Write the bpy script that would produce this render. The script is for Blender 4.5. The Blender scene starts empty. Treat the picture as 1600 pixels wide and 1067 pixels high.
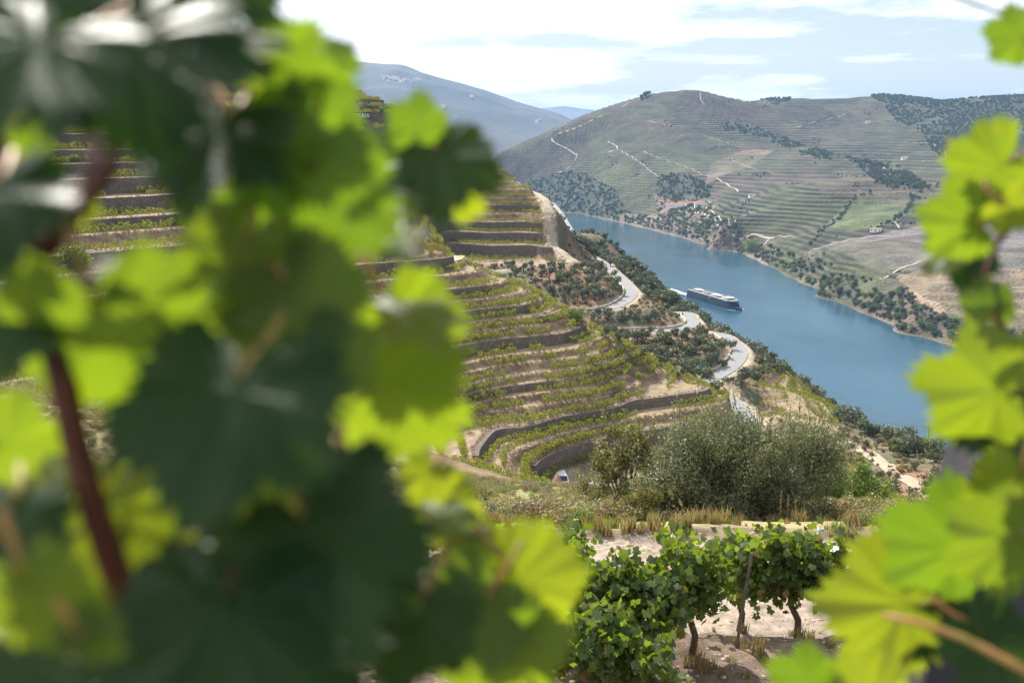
import bpy, bmesh, math, random
import numpy as np
from mathutils import Vector, Matrix
sc = bpy.context.scene
COL = sc.collection
R = math.radians
rng = np.random.default_rng(7)
random.seed(7)

# ------------------------------------------------------------------ camera
CAMZ = 150.0                 # metres above the river
PITCH = 10.62
FPX = 1778.0
cam = bpy.data.cameras.new('camera')
cam.sensor_width = 36.0
cam.lens = FPX / 1600.0 * 36.0
cam.clip_start = 0.05
cam.clip_end = 60000
cam.dof.use_dof = True
cam.dof.focus_distance = 120.0
cam.dof.aperture_fstop = 6.0
camo = bpy.data.objects.new('camera', cam)
camo.location = (0, 0, CAMZ)
camo.rotation_euler = (R(90 - PITCH), 0, 0)
COL.objects.link(camo)
sc.camera = camo

# ------------------------------------------------------------------ world, sun, exposure
SUN_AZ, SUN_EL = -22.0, 43.0     # degrees right of the view, above the horizon
sunv = Vector((math.sin(R(SUN_AZ)) * math.cos(R(SUN_EL)), math.cos(R(SUN_AZ)) * math.cos(R(SUN_EL)), math.sin(R(SUN_EL))))
world = bpy.data.worlds.new('World')
sc.world = world
world.use_nodes = True
wt = world.node_tree
wn = wt.nodes
wn.clear()
def wl(a, b): wt.links.new(a, b)
w_out = wn.new('ShaderNodeOutputWorld')
w_bg = wn.new('ShaderNodeBackground')
w_sky = wn.new('ShaderNodeTexSky')
w_sky.sky_type = 'NISHITA'
w_sky.sun_disc = False
w_sky.sun_elevation = R(SUN_EL)
w_sky.sun_rotation = R(SUN_AZ)
w_sky.air_density = 1.0
w_sky.dust_density = 0.6
w_sky.ozone_density = 1.5
w_bg.inputs['Strength'].default_value = 0.062
w_tc = wn.new('ShaderNodeTexCoord')
w_sep = wn.new('ShaderNodeSeparateXYZ')
wl(w_tc.outputs['Generated'], w_sep.inputs[0])
# flat cloud deck seen in perspective: direction / height
def wmath(op, a, b=None, c=None):
    n = wn.new('ShaderNodeMath'); n.operation = op
    for i, v in enumerate((a, b, c)):
        if v is None: continue
        if isinstance(v, (int, float)): n.inputs[i].default_value = v
        else: wl(v, n.inputs[i])
    return n.outputs[0]
zc = wmath('MAXIMUM', w_sep.outputs['Z'], 0.0)
zz = wmath('ADD', zc, 0.10)
cx = wmath('DIVIDE', w_sep.outputs['X'], zz)
cy = wmath('DIVIDE', w_sep.outputs['Y'], zz)
w_cmb = wn.new('ShaderNodeCombineXYZ')
wl(cx, w_cmb.inputs[0]); wl(cy, w_cmb.inputs[1])
w_cmb.inputs[2].default_value = 3.3
w_no = wn.new('ShaderNodeTexNoise')
w_no.inputs['Scale'].default_value = 0.95
w_no.inputs['Detail'].default_value = 7
w_no.inputs['Roughness'].default_value = 0.56
wl(w_cmb.outputs[0], w_no.inputs['Vector'])
# more cloud on the side of the sun (the whole left half of the sky)
side = wmath('MULTIPLY_ADD', w_sep.outputs['X'], -0.52, 0.05)
side = wmath('MINIMUM', wmath('MAXIMUM', side, -0.12), 0.20)
cl = wmath('ADD', w_no.outputs['Fac'], side)
w_mr = wn.new('ShaderNodeMapRange')
w_mr.inputs['From Min'].default_value = 0.45
w_mr.inputs['From Max'].default_value = 0.60
w_mr.inputs['To Min'].default_value = 0.16
wl(cl, w_mr.inputs['Value'])
w_mix = wn.new('ShaderNodeMix'); w_mix.data_type = 'RGBA'
wl(w_mr.outputs[0], w_mix.inputs['Factor'])
wl(w_sky.outputs[0], w_mix.inputs[6])
w_mix.inputs[7].default_value = (17.5, 17.9, 18.3, 1)
wl(w_mix.outputs[2], w_bg.inputs['Color'])
wl(w_bg.outputs[0], w_out.inputs['Surface'])

sl = bpy.data.lights.new('sun', 'SUN')
sl.energy = 5.0
sl.angle = R(0.53)
sl.color = (1.0, 0.95, 0.87)
so = bpy.data.objects.new('sun', sl)
so.rotation_euler = sunv.to_track_quat('Z', 'Y').to_euler()
so.location = (0, 0, 400)
COL.objects.link(so)
sc.view_settings.view_transform = 'Standard'
sc.view_settings.look = 'None'
sc.view_settings.gamma = 1
sc.view_settings.exposure = 0.62
HAZE = 0.00007
sc.view_settings.use_curve_mapping = False
sc.cycles.max_bounces = 8
sc.cycles.transparent_max_bounces = 8
sc.cycles.volume_bounces = 1

# ------------------------------------------------------------------ helpers
def setp(o, label=None, cat=None, group=None, kind=None):
    if label: o['label'] = label
    if cat: o['category'] = cat
    if group: o['group'] = group
    if kind: o['kind'] = kind
    return o
def link(name, me, parent=None, mat=None, loc=None):
    o = bpy.data.objects.new(name, me)
    COL.objects.link(o)
    if parent is not None: o.parent = parent
    if mat is not None and me is not None and len(me.materials) == 0: me.materials.append(mat)
    if loc is not None: o.location = loc
    return o
def empty(name, loc=(0, 0, 0), rz=0.0):
    o = bpy.data.objects.new(name, None)
    o.empty_display_size = 0.3
    o.location = loc
    o.rotation_euler = (0, 0, rz)
    COL.objects.link(o)
    return o
def mesh_np(name, V, Fq, smooth=False):
    """V (n,3), Fq (m,3|4) ints"""
    me = bpy.data.meshes.new(name)
    V = np.asarray(V, dtype=np.float32); Fq = np.asarray(Fq, dtype=np.int32)
    k = Fq.shape[1]
    me.vertices.add(len(V)); me.vertices.foreach_set('co', V.ravel())
    me.loops.add(Fq.size); me.loops.foreach_set('vertex_index', Fq.ravel())
    me.polygons.add(len(Fq))
    me.polygons.foreach_set('loop_start', np.arange(0, Fq.size, k, dtype=np.int32))
    me.polygons.foreach_set('loop_total', np.full(len(Fq), k, dtype=np.int32))
    me.update(calc_edges=True)
    if smooth: me.polygons.foreach_set('use_smooth', np.ones(len(Fq), dtype=bool))
    return me
def attr_f(me, name, arr):
    a = me.attributes.new(name, 'FLOAT', 'POINT'); a.data.foreach_set('value', np.asarray(arr, dtype=np.float32))
def attr_c(me, name, arr):
    a = me.color_attributes.new(name, 'FLOAT_COLOR', 'POINT')
    arr = np.asarray(arr, dtype=np.float32)
    if arr.shape[1] == 3: arr = np.hstack([arr, np.ones((len(arr), 1), np.float32)])
    a.data.foreach_set('color', arr.ravel())
class MB:
    """collects simple solids into one mesh"""
    def __init__(s): s.v = []; s.f = []
    def add(s, V, Fs):
        n = len(s.v); s.v += [tuple(v) for v in V]; s.f += [tuple(n + i for i in f) for f in Fs]
    def box(s, x0, x1, y0, y1, z0, z1):
        s.add([(x0,y0,z0),(x1,y0,z0),(x1,y1,z0),(x0,y1,z0),(x0,y0,z1),(x1,y0,z1),(x1,y1,z1),(x0,y1,z1)],
              [(0,3,2,1),(4,5,6,7),(0,1,5,4),(1,2,6,5),(2,3,7,6),(3,0,4,7)])
    def tube(s, pts, rad, n=6, cap=True):
        pts = [Vector(p) for p in pts]
        if not hasattr(rad, '__len__'): rad = [rad] * len(pts)
        V = []; up = Vector((0.13, 0.21, 1)).normalized()
        for i, p in enumerate(pts):
            t = (pts[min(i+1, len(pts)-1)] - pts[max(i-1, 0)]).normalized()
            a = t.cross(up)
            if a.length < 1e-3: a = t.cross(Vector((1, 0, 0)))
            a.normalize(); b = t.cross(a)
            for k in range(n):
                w = 2 * math.pi * k / n
                V.append(p + (a * math.cos(w) + b * math.sin(w)) * rad[i])
        Fs = []
        for i in range(len(pts)-1):
            for k in range(n):
                Fs.append((i*n+k, i*n+(k+1)%n, (i+1)*n+(k+1)%n, (i+1)*n+k))
        if cap:
            Fs.append(tuple(range(n))[::-1]); Fs.append(tuple((len(pts)-1)*n+k for k in range(n)))
        s.add(V, Fs)
    def prism(s, poly, z0, z1):
        n = len(poly)
        s.add([(x, y, z0) for x, y in poly] + [(x, y, z1) for x, y in poly],
              [tuple(range(n))[::-1], tuple(range(n, 2*n))] + [(i, (i+1)%n, n+(i+1)%n, n+i) for i in range(n)])
    def build(s, name, mat=None, parent=None, smooth=False, loc=None):
        me = bpy.data.meshes.new(name)
        me.from_pydata([tuple(v) for v in s.v], [], s.f); me.update()
        if smooth: me.polygons.foreach_set('use_smooth', [True]*len(me.polygons))
        return link(name, me, parent, mat, loc)

# pixel of a 1600x1067 frame -> direction, used to survey the place from the photograph
cp, sp_ = math.cos(R(PITCH)), math.sin(R(PITCH))
def ray(px, py):
    a = (px - 800.0) / FPX; b = (533.5 - py) / FPX
    return np.array([a, cp + b * sp_, -sp_ + b * cp])      # x right, y forward, z up
def PZ(px, py, z):            # point on the ray at height z relative to the camera
    d = ray(px, py); t = z / d[2]; return d * t
def PY(px, py, y):            # point on the ray at forward distance y
    d = ray(px, py); return d * (y / d[1])
def project(X):               # camera relative world -> px, py
    X = np.asarray(X); f = X[..., 1] * cp - X[..., 2] * sp_
    u = X[..., 1] * sp_ + X[..., 2] * cp
    return 800 + FPX * X[..., 0] / f, 533.5 - FPX * u / f
class RBF:
    def __init__(s, P, c=6.0, smooth=0.0):
        P = np.array(P, float); s.sc = 100.0; s.c = c / s.sc
        s.X = P[:, :2] / s.sc; n = len(P)
        d = np.sqrt(((s.X[:, None] - s.X[None]) ** 2).sum(-1) + s.c ** 2)
        A = np.zeros((n + 3, n + 3)); A[:n, :n] = -d - np.eye(n) * smooth
        A[:n, n] = 1; A[:n, n+1:] = s.X; A[n, :n] = 1; A[n+1:, :n] = s.X.T
        s.w = np.linalg.solve(A, np.concatenate([P[:, 2], [0, 0, 0]]))
    def __call__(s, x, y):
        x = np.asarray(x, float); y = np.asarray(y, float); sh = x.shape
        q = np.stack([x.ravel(), y.ravel()], 1) / s.sc; out = np.empty(len(q)); n = len(s.X)
        for i in range(0, len(q), 20000):
            a = q[i:i+20000]
            d = np.sqrt(((a[:, None] - s.X[None]) ** 2).sum(-1) + s.c ** 2)
            out[i:i+20000] = -d @ s.w[:n] + s.w[n] + a @ s.w[n+1:]
        return out.reshape(sh)
def vnoise(x, y, s, seed=0):
    """cheap smooth value noise in [-1,1]"""
    x = np.asarray(x) / s + 131.7 * seed; y = np.asarray(y) / s + 57.3 * seed
    xi = np.floor(x); yi = np.floor(y); fx = x - xi; fy = y - yi
    fx = fx * fx * (3 - 2 * fx); fy = fy * fy * (3 - 2 * fy)
    def h(a, b):
        v = np.sin(a * 127.1 + b * 311.7 + seed * 17.17) * 43758.5453
        return (v - np.floor(v)) * 2 - 1
    return (h(xi, yi) * (1-fx) + h(xi+1, yi) * fx) * (1-fy) + (h(xi, yi+1) * (1-fx) + h(xi+1, yi+1) * fx) * fy
def in_poly(px, py, poly):
    px = np.asarray(px); py = np.asarray(py); r = np.zeros(px.shape, bool); n = len(poly)
    for i in range(n):
        x0, y0 = poly[i]; x1, y1 = poly[(i+1) % n]
        if y0 == y1: continue
        c = ((y0 > py) != (y1 > py)) & (px < (x1-x0) * (py-y0) / (y1-y0) + x0)
        r ^= c
    return r
def smooth_path(P, step):
    """Catmull-Rom through P then resample at step"""
    P = np.array(P, float); Q = np.vstack([2*P[0]-P[1], P, 2*P[-1]-P[-2]]); out = []
    for i in range(1, len(Q)-2):
        p0, p1, p2, p3 = Q[i-1], Q[i], Q[i+1], Q[i+2]
        for t in np.linspace(0, 1, 12, endpoint=False):
            out.append(0.5*((2*p1)+(-p0+p2)*t+(2*p0-5*p1+4*p2-p3)*t*t+(-p0+3*p1-3*p2+p3)*t**3))
    out.append(P[-1]); out = np.array(out)
    L = np.concatenate([[0], np.cumsum(np.linalg.norm(np.diff(out, axis=0), axis=1))])
    n = max(2, int(L[-1] / step) + 1); s = np.linspace(0, L[-1], n)
    return np.stack([np.interp(s, L, out[:, k]) for k in range(out.shape[1])], 1)
def dist_path(x, y, path):
    """distance to a polyline and the z at the nearest vertex (dense paths)"""
    sh = np.shape(x); q = np.stack([np.ravel(x), np.ravel(y)], 1)
    D = np.empty(len(q)); I = np.empty(len(q), int)
    for i in range(0, len(q), 20000):
        d = ((q[i:i+20000, None] - path[None, :, :2]) ** 2).sum(-1)
        I[i:i+20000] = d.argmin(1); D[i:i+20000] = np.sqrt(d.min(1))
    return D.reshape(sh), path[I, 2].reshape(sh), I.reshape(sh)
# ------------------------------------------------------------------ survey of the near hillside (z relative to the camera)
ctl = []
def c(px, py, z=None, y=None):
    p = PZ(px, py, z) if y is None else PY(px, py, y); ctl.append(p)
def cw(x, y, z): ctl.append(np.array([x, y, z], float))
def kline(px, K, ys, m=0.42):
    for y in ys:
        d = ray(px, y); t = -d[2] / d[1]; D = K / (m + t); ctl.append(d * (D / d[1]))
kline(-150, 96, (-150, 0, 150, 300, 450, 600))
kline(50, 103, (-60, 60, 166, 280, 400, 520, 620))
kline(200, 109.6, (-60, 60, 166, 235, 300, 380, 450, 540, 630))
kline(380, 118, (60, 150, 240, 330, 420, 510, 600, 680))
kline(540, 125.5, (180, 240, 300, 360, 420, 480, 560, 640, 700))
kline(690, 133, (400, 450, 500, 560, 620, 680))
kline(780, 137.5, (450, 500, 560, 620, 660))
kline(870, 140.2, (515, 560, 600, 652))
c(930, 530, z=-44.3)
for p in ((843,716),(870,704),(925,688),(977,677),(1030,668)): c(*p, z=-57)
for p in ((729,700),(744,685),(815,665),(957,637),(1020,622),(1060,615),(1100,605)): c(*p, z=-53.3)
c(989, 546, z=-47.5); c(960, 558, z=-47.3); c(1004, 557, z=-50.0); c(970, 588, z=-49.8); c(930, 600, z=-49.9); c(1018, 564, z=-51.6); c(1004, 590, z=-51.4); c(965, 610, z=-51.6); c(1042, 574, z=-54.0); c(1068, 592, z=-53.6); c(1090, 596, z=-55.0); c(1050, 600, z=-53.0); c(906, 503, z=-41.6); c(860, 474, z=-38.2)
c(815, 446, z=-35); c(760, 423, z=-32); c(706, 398, z=-28.5); c(645, 368, z=-25)
# behind the nose of the main spur: the gully
cw(-22, 300, -27); cw(-34, 330, -18); cw(-5, 300, -47); cw(15, 290, -56); cw(32, 280, -59); cw(-15, 330, -40); cw(0, 330, -57); cw(52, 262, -61)
# road benches
for p in ((864,321,-59),(880,340,-59),(893,365,-59),(905,388,-59),(935,408,-59),(962,428,-59),(985,452,-59),(985,464,-59),(960,479,-59),(920,488,-59)): c(p[0], p[1], z=p[2])
for p in ((1060,490,-60),(1082,503,-60.3),(1050,516,-60.6),(960,518,-61)): c(p[0], p[1], z=p[2])
for p in ((1112,521,-61.4),(1155,545,-61.8),(1158,556,-62),(1110,594,-62),(1140,625,-62.4),(1163,646,-62.8)): c(p[0], p[1], z=p[2])
cw(12, 370, -58); cw(20, 333, -60); cw(40, 322, -60.5)
# spur A scrub bank, B and C little ridges
c(820, 425, z=-51); c(900, 415, z=-50); c(960, 440, z=-54.5); c(850, 470, z=-57.2); c(940, 460, z=-56); c(900, 440, z=-53)
c(960, 488, z=-57.0); c(1020, 488, z=-57.2); c(930, 498, z=-58)
c(1000, 526, z=-57.8); c(1060, 524, z=-58); c(1100, 527, z=-59.6); c(1000, 560, z=-60.5); c(1060, 575, z=-60.8); c(1120, 555, z=-59.6)
c(1085, 590, z=-61.0)
# spur A terraces
for px in (690, 760, 830):
    for y in (385, 350, 320):
        d = ray(px, y); t = -d[2]/d[1]; ctl.append(d * (265/(.5+t)/d[1]))
for (px, K, ys) in ((600, 210, (330, 300, 260, 215)), (640, 240, (345, 310, 270, 225, 190)), (700, 264, (270, 240, 212)), (740, 265, (270, 235)), (775, 265, (272,)), (800, 265, (283,)), (830, 265, (296,)), (850, 263, (312,)), (868, 260, (335,))):
    for y in ys:
        d = ray(px, y); t = -d[2]/d[1]; ctl.append(d * (K/(.5+t)/d[1]))
c(870, 390, z=-46); c(880, 402, z=-49.5)
cw(-110, 420, 22); cw(-62, 400, 4); cw(-60, 560, -8); cw(-20, 580, -30); cw(-190, 420, 55); cw(-150, 560, 20)
for q_ in ((24,450,-46),(31,435,-54),(21,470,-42.5),(20,490,-39),(32,500,-53),(30,560,-56),(33,600,-58),(26,520,-50)): cw(*q_)
# slope down to the river
for p in ((940,372,-62),(1000,420,-62),(1060,477,-62.5),(1110,515,-63.5),(1168,549,-64),(1240,592,-65.5),(1300,637,-66),(1420,702,-66),(1530,748,-66)): c(p[0], p[1], z=p[2])
c(1200, 600, z=-63.5); c(1250, 640, z=-62.8); c(1215, 650, z=-62.5)
for (x, y) in ((168, 120), (158, 200), (150, 300), (145, 400), (142, 480), (142, 560), (145, 680), (140, 800)): cw(x, y, -151)
for (x, y) in ((118, 220), (112, 300), (104, 400), (102, 470), (98, 560)): cw(x, y, -112)
cw(80, 640, -90); cw(40, 620, -70); cw(-40, 700, -70); cw(60, 760, -110); cw(-100, 760, -60)
# slope on the right and the brow below the camera
c(1395, 737, y=185); c(1340, 697, y=215); c(1455, 780, y=165); c(1380, 800, y=145); c(1300, 840, y=110); c(1200, 862, y=80)
c(1600, 840, y=130); c(1700, 760, y=170); c(1600, 930, y=60); c(1800, 900, y=100)
cw(150, 60, -75); cw(130, 120, -90)
for x in (-45, -22, 0, 22, 45): cw(x, 17.0, -6.1 + abs(x) * 0.004)
for x in (-12, 0, 12): cw(x, 30, -10.5)
c(800, 768, y=60); c(1000, 782, y=60); c(1250, 850, y=50); c(1000, 812, y=110); c(900, 790, y=105); c(800, 778, y=110)
c(900, 775, z=-57); cw(12, 184, -62); cw(22, 182, -62); cw(13, 193, -62); cw(26, 193, -62); cw(40, 206, -62.3)
c(100, 640, y=60); c(100, 735, y=30); c(100, 640, y=95); c(100, 640, y=130); c(400, 690, y=60); c(500, 700, y=110); c(300, 660, y=110)
c(-200, 600, y=60); c(-200, 560, y=110)
c(700, 755, y=150); c(735, 735, y=165); c(640, 700, y=140)
near_raw = RBF(ctl, c=5.0, smooth=0.002)

ROAD = smooth_path([PZ(862,317,-59), PZ(871,328,-59), PZ(893,365,-59), PZ(905,388,-59), PZ(935,408,-59), PZ(962,428,-59), PZ(984,450,-59), PZ(985,464,-59),
    PZ(962,479,-59), PZ(920,488,-59), np.array([8,365,-59.3]), np.array([20,352,-59.6]), PZ(1058,489,-60), PZ(1078,496,-60.2), PZ(1083,507,-60.4),
    PZ(1050,516,-60.6), PZ(960,518,-61), np.array([16,330,-61]), np.array([24,321,-61]), np.array([40,322,-61.2]), PZ(1112,521,-61.4), PZ(1145,535,-61.6),
    PZ(1157,552,-61.9), PZ(1142,574,-62), PZ(1110,594,-62), PZ(1106,607,-62.2), PZ(1138,625,-62.4), PZ(1163,648,-62.8), PZ(1170,690,-62.6), PZ(1080,735,-62.3), PZ(980,752,-62), PZ(905,762,-62)], 1.5)
TRACK = smooth_path([PY(800,262,500), PY(828,292,495), PY(850,322,470), PY(858,345,450), PY(880,372,430), PY(892,390,425), PY(886,405,420), PY(860,410,418), PY(800,413,412), PY(760,420,400)], 1.5)
_tz = near_raw(TRACK[:, 0], TRACK[:, 1])
for _ in range(12): _tz[1:-1] = (_tz[:-2] + 2 * _tz[1:-1] + _tz[2:]) / 4
TRACK[:, 2] = _tz
BENCH = smooth_path([PZ(560,421,-29.8), PZ(650,417,-29.8), PZ(690,411,-29.8), PZ(712,406,-29.6), PZ(718,400,-29.3)], 1.5)
PAD = np.array([[19.0, 188.0, -62.0]])

# main levels: (height of the tread edge, kind)  wall: stone wall, bank: earth bank
LM = [(-70,'b'),(-66,'b'),(-63,'b'),(-60.5,'b'),(-57,'w'),(-55.4,'b'),(-53.3,'w'),(-51.6,'b'),(-50.1,'b'),(-48.7,'w'),(-47.5,'b'),(-46.0,'b'),(-44.7,'b'),(-42.2,'w'),(-40.7,'b'),(-39.2,'b'),
      (-37.4,'w'),(-35.7,'b'),(-33.6,'w'),(-31.2,'b'),(-28.2,'w'),(-25.2,'w'),(-22.3,'w'),(-19.6,'b'),(-17.3,'w'),(-13.8,'w'),(-10.3,'w'),(-7.4,'w'),(-4.7,'w'),(-1.4,'w'),(1.8,'w'),(5,'w'),(7.5,'w')]
z_ = 7.5
while z_ < 90: z_ += 2.6; LM.append((z_, 'w'))
LA = [(-70,'b'),(-66,'b'),(-62,'b'),(-50,'b'),(-44.8,'w'),(-40.8,'w'),(-37.2,'w'),(-34.2,'b'),(-31.2,'w'),(-28.4,'b'),(-25.4,'b'),(-22.4,'b'),(-19.4,'b'),(-16.4,'b'),(-13.4,'b'),(-10.4,'b'),(-7.4,'b'),(-4,'w'),(0,'w')]
z_ = 0
while z_ < 90: z_ += 2.8; LA.append((z_, 'w'))
def stair(z0, L, wob=0):
    lv = np.array([l[0] for l in L]); kd = np.array([0.13 if l[1] == 'w' else 0.42 for l in L])
    i = np.clip(np.searchsorted(lv, z0, side='right') - 1, 0, len(lv) - 2)
    a = lv[i]; b = lv[i+1]; w = kd[i+1]; dz = b - a; u = (z0 - a) / dz
    tl = 0.14
    zt = a + tl * dz * np.clip(u / (1 - w), 0, 1)
    ur = np.clip((u - (1 - w)) / w, 0, 1)
    z = np.where(u < 1 - w, zt, a + tl * dz + (1 - tl) * dz * ur)
    z = np.where((z0 < lv[0]) | (z0 > lv[-1]), z0, z)
    return z, ur * (u >= 1 - w), i
NOSE = np.array([PZ(560,330,-20)[:2], PZ(645,368,-25)[:2], PZ(706,398,-28.5)[:2], PZ(760,423,-32)[:2], PZ(815,446,-35)[:2], PZ(860,474,-38.2)[:2], PZ(906,503,-41.6)[:2], PZ(989,546,-47.3)[:2], PZ(1003,557,-51)[:2], PZ(1042,574,-54.6)[:2], PZ(1090,594,-56.3)[:2], PZ(1112,602,-57)[:2]])
_s = TRACK[TRACK[:, 1] > 422]; _o = np.argsort(_s[:, 1]); _ty = _s[_o, 1]; _tx = _s[_o, 0]
def regions(x, y, z0):
    """M: terraces of the main spur, A: terraces of the far spur, E: small terraces on the point, F: striped vineyard"""
    yn = np.interp(x, NOSE[:, 0], NOSE[:, 1] + 14, left=340, right=0)
    px, py = project(np.stack([x, y, z0], -1))
    brow = 125 + 45 * np.clip((x + 60) / 70, 0, 1)
    brow = np.where(x < -30, 140, brow)
    M = (y < yn) & (y > brow) & (x < 47) & (z0 > -59.5) & (x > -400)
    M &= ~((y < 205) & (x > 4) & (z0 < -59.5))
    A = (y >= yn) & (z0 > -50) & (y > 285) & (x < np.interp(y, _ty, _tx) - 1.0) & (x < 24)
    E = (px > 1185) & (px < 1310) & (y > 225) & (y < 300) & (z0 > -69) & (x > 50) & (py > 580)
    Fv = (px > 1260) & (y > 90) & (y < 200) & ((x - np.interp(y, [150, 165, 185, 215, 240], [70, 61, 62, 65, 68])) < -3)
    return M, A, E, Fv
def wob(x, y): return 0.22 * vnoise(x, y, 14, 3) + 2.1 * vnoise(x, y, 38, 6) * np.clip((-12 - x) / 12, 0, 1)
def near_z(x, y, full=False):
    z0 = near_raw(x, y)
    # the shore stays under water beyond the bank
    z0w = z0 + 0.5 * vnoise(x, y, 23, 1)+ 0.25 * vnoise(x, y, 9, 2)
    M, A, E, Fv = regions(x, y, z0)
    zw = z0 + wob(x, y)
    zM, rM, iM = stair(zw, LM); zA, rA, iA = stair(zw, LA)
    z = np.where(M, zM, np.where(A, zA, z0w)); ris = np.where(M, rM, np.where(A, rA, 0))
    zE = np.floor(z0 / 1.7) * 1.7; uE = (z0 - zE) / 1.7
    zE2 = zE + 1.7 * np.clip((uE - 0.5) / 0.5, 0, 1)
    z = np.where(E, zE2, z); ris = np.where(E, np.clip((uE - 0.5) * 2, 0, 1) * 0.8, ris)
    rough = ~(M | A | E | Fv)
    # brushy relief on the wild slopes
    z = z + np.where(rough, 0.5 * vnoise(x, y, 4.5, 5) * np.clip((y - 60) / 100, 0, 1), 0)
    # road bench
    d, zr, _ = dist_path(x, y, ROAD[::2])
    hw = 3.1
    w = np.clip(1 - (d - hw) / 2.2, 0, 1); z = z * (1 - w) + (zr - 0.05) * w
    dt, zt, _ = dist_path(x, y, TRACK[::2]); w2 = np.clip(1 - (dt - 1.9) / 1.5, 0, 1) * (y > 380); z = z * (1 - w2) + (zt - 0.05) * w2
    db, zb, _ = dist_path(x, y, BENCH[::2]); w3 = np.clip(1 - (db - 1.7) / 1.0, 0, 1); z = z * (1 - w3) + (zb - 0.05) * w3
    dp, zp, _ = dist_path(x, y, PAD); w4 = np.clip(1 - (dp - 8) / 3, 0, 1); z = z * (1 - w4) + (-62.05) * w4
    if full:
        flat = np.maximum.reduce([w, w2, w3, w4])
        cls = np.where(M, 1, np.where(A, 2, np.where(E, 3, np.where(Fv, 4, 0))))
        return z, z0, ris * (flat < 0.5), cls, flat, np.where(M, iM, iA)
    return z

def polar_grid(px0, px1, ncol, ys):
    a = np.linspace((px0 - 800) / FPX, (px1 - 800) / FPX, ncol)
    Y, Aa = np.meshgrid(ys, a, indexing='ij'); X = Aa * Y * 1.0
    return X, Y
def grid_mesh(name, X, Y, Z, mat):
    nr, nc = X.shape
    V = np.stack([X, Y, Z], -1).reshape(-1, 3)
    i = np.arange(nr - 1)[:, None] * nc + np.arange(nc - 1)[None]
    Fq = np.stack([i, i + 1, i + nc + 1, i + nc], -1).reshape(-1, 4)
    me = mesh_np(name, V, Fq, smooth=True)
    o = link(name, me, mat=mat)
    o.location = (0, 0, CAMZ)
    return o
# ------------------------------------------------------------------ far side of the river
fc = []
def f(px, py, y): fc.append(PY(px, py, y))
def fz(x, y, z): fc.append(np.array([x, y, z], float))
FBANK = [PZ(1700,650,-150), PZ(1600,590,-150), PZ(1530,553,-150), PZ(1420,520,-150), PZ(1360,494,-150), PZ(1300,468,-150), PZ(1235,434,-150), PZ(1170,402,-150), PZ(1120,388,-150), PZ(1060,370,-150), PZ(1000,355,-150), PZ(950,344,-150), PZ(905,334,-150)]
FBD = smooth_path(FBANK, 45)
FBD[:, 0] += 4 * vnoise(FBD[:, 1], FBD[:, 0], 60, 8)
for p in FBD:
    fz(p[0], p[1], -150.2); fz(p[0] - 25, p[1] - 3, -158); fz(p[0] - 60, p[1] - 6, -160)
fz(20, 2250, -150.5); fz(-60, 2420, -152); fz(-80, 2600, -152); fz(-30, 2250, -160)
for p in ((1300,444,1028),(1300,415,1090),(1300,390,1150),(1330,350,1280),(1380,312,1450),(1430,270,1720),(1450,240,1920),(1450,205,2200),(1430,170,2500),
          (1420,498,850),(1420,460,905),(1420,420,990),(1440,385,1100),
          (1500,520,800),(1500,480,860),(1500,440,930),(1500,400,1030),(1500,350,1250),(1500,300,1500),(1500,250,1850),(1500,200,2250),(1470,158,2650),(1540,152,2600),
          (1640,560,760),(1640,500,840),(1640,440,950),(1640,380,1120),(1640,300,1500),(1640,220,2100),(1600,153,2500),(1700,150,2500),
          (1200,388,1325),(1200,350,1420),(1200,320,1500),(1225,293,1590),(1225,280,1760),(1200,250,2000),(1200,215,2250),(1200,180,2500),(1190,149,2700),(1215,147,2720),
          (1120,370,1450),(1120,340,1540),(1130,320,1610),(1140,300,1700),(1130,270,1880),(1130,235,2100),(1130,195,2330),(1100,144,2560),
          (1300,295,1500),(1330,298,1480),(1300,262,1850),(1300,230,2120),(1300,200,2350),(1290,153,2750),(1345,150,2780),(1385,147,2800),(1350,190,2450),(1350,240,2050),
          (1060,350,1650),(1060,326,1760),(1060,300,1850),(1060,270,1950),(1060,240,2080),(1060,200,2250),(1055,165,2400),(1040,137,2500),(1070,139,2520),
          (960,325,1910),(960,300,1980),(960,270,2080),(960,240,2180),(960,200,2320),(1000,150,2460),(950,173,2400),(900,197,2390),(890,300,2150),(890,260,2250),(890,225,2340),(870,212,2380),
          (840,228,2390),(800,243,2400),(815,290,2330),(770,258,2420)):
    f(*p)
for (x, y, z) in ((60,2700,-70),(150,2900,-60),(330,2950,0),(600,3150,0),(900,3300,0),(1300,3100,-20),(-60,2750,-150),(0,3300,-150),(300,3500,-110),(900,3900,-100),(1500,3500,-60)): fz(x, y, z)
far_raw = RBF(fc, c=12.0, smooth=0.004)
def far_base(x, y):
    z = far_raw(x, y)
    up = np.clip((z + 143) / 50, 0, 1)
    z = z + up * (15 * vnoise(x, y, 230, 11) * np.clip((y - 1000) / 900, 0, 1) + 4.0 * vnoise(x, y, 95, 12) + 1.5 * vnoise(x, y, 38, 13))
    return z
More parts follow.
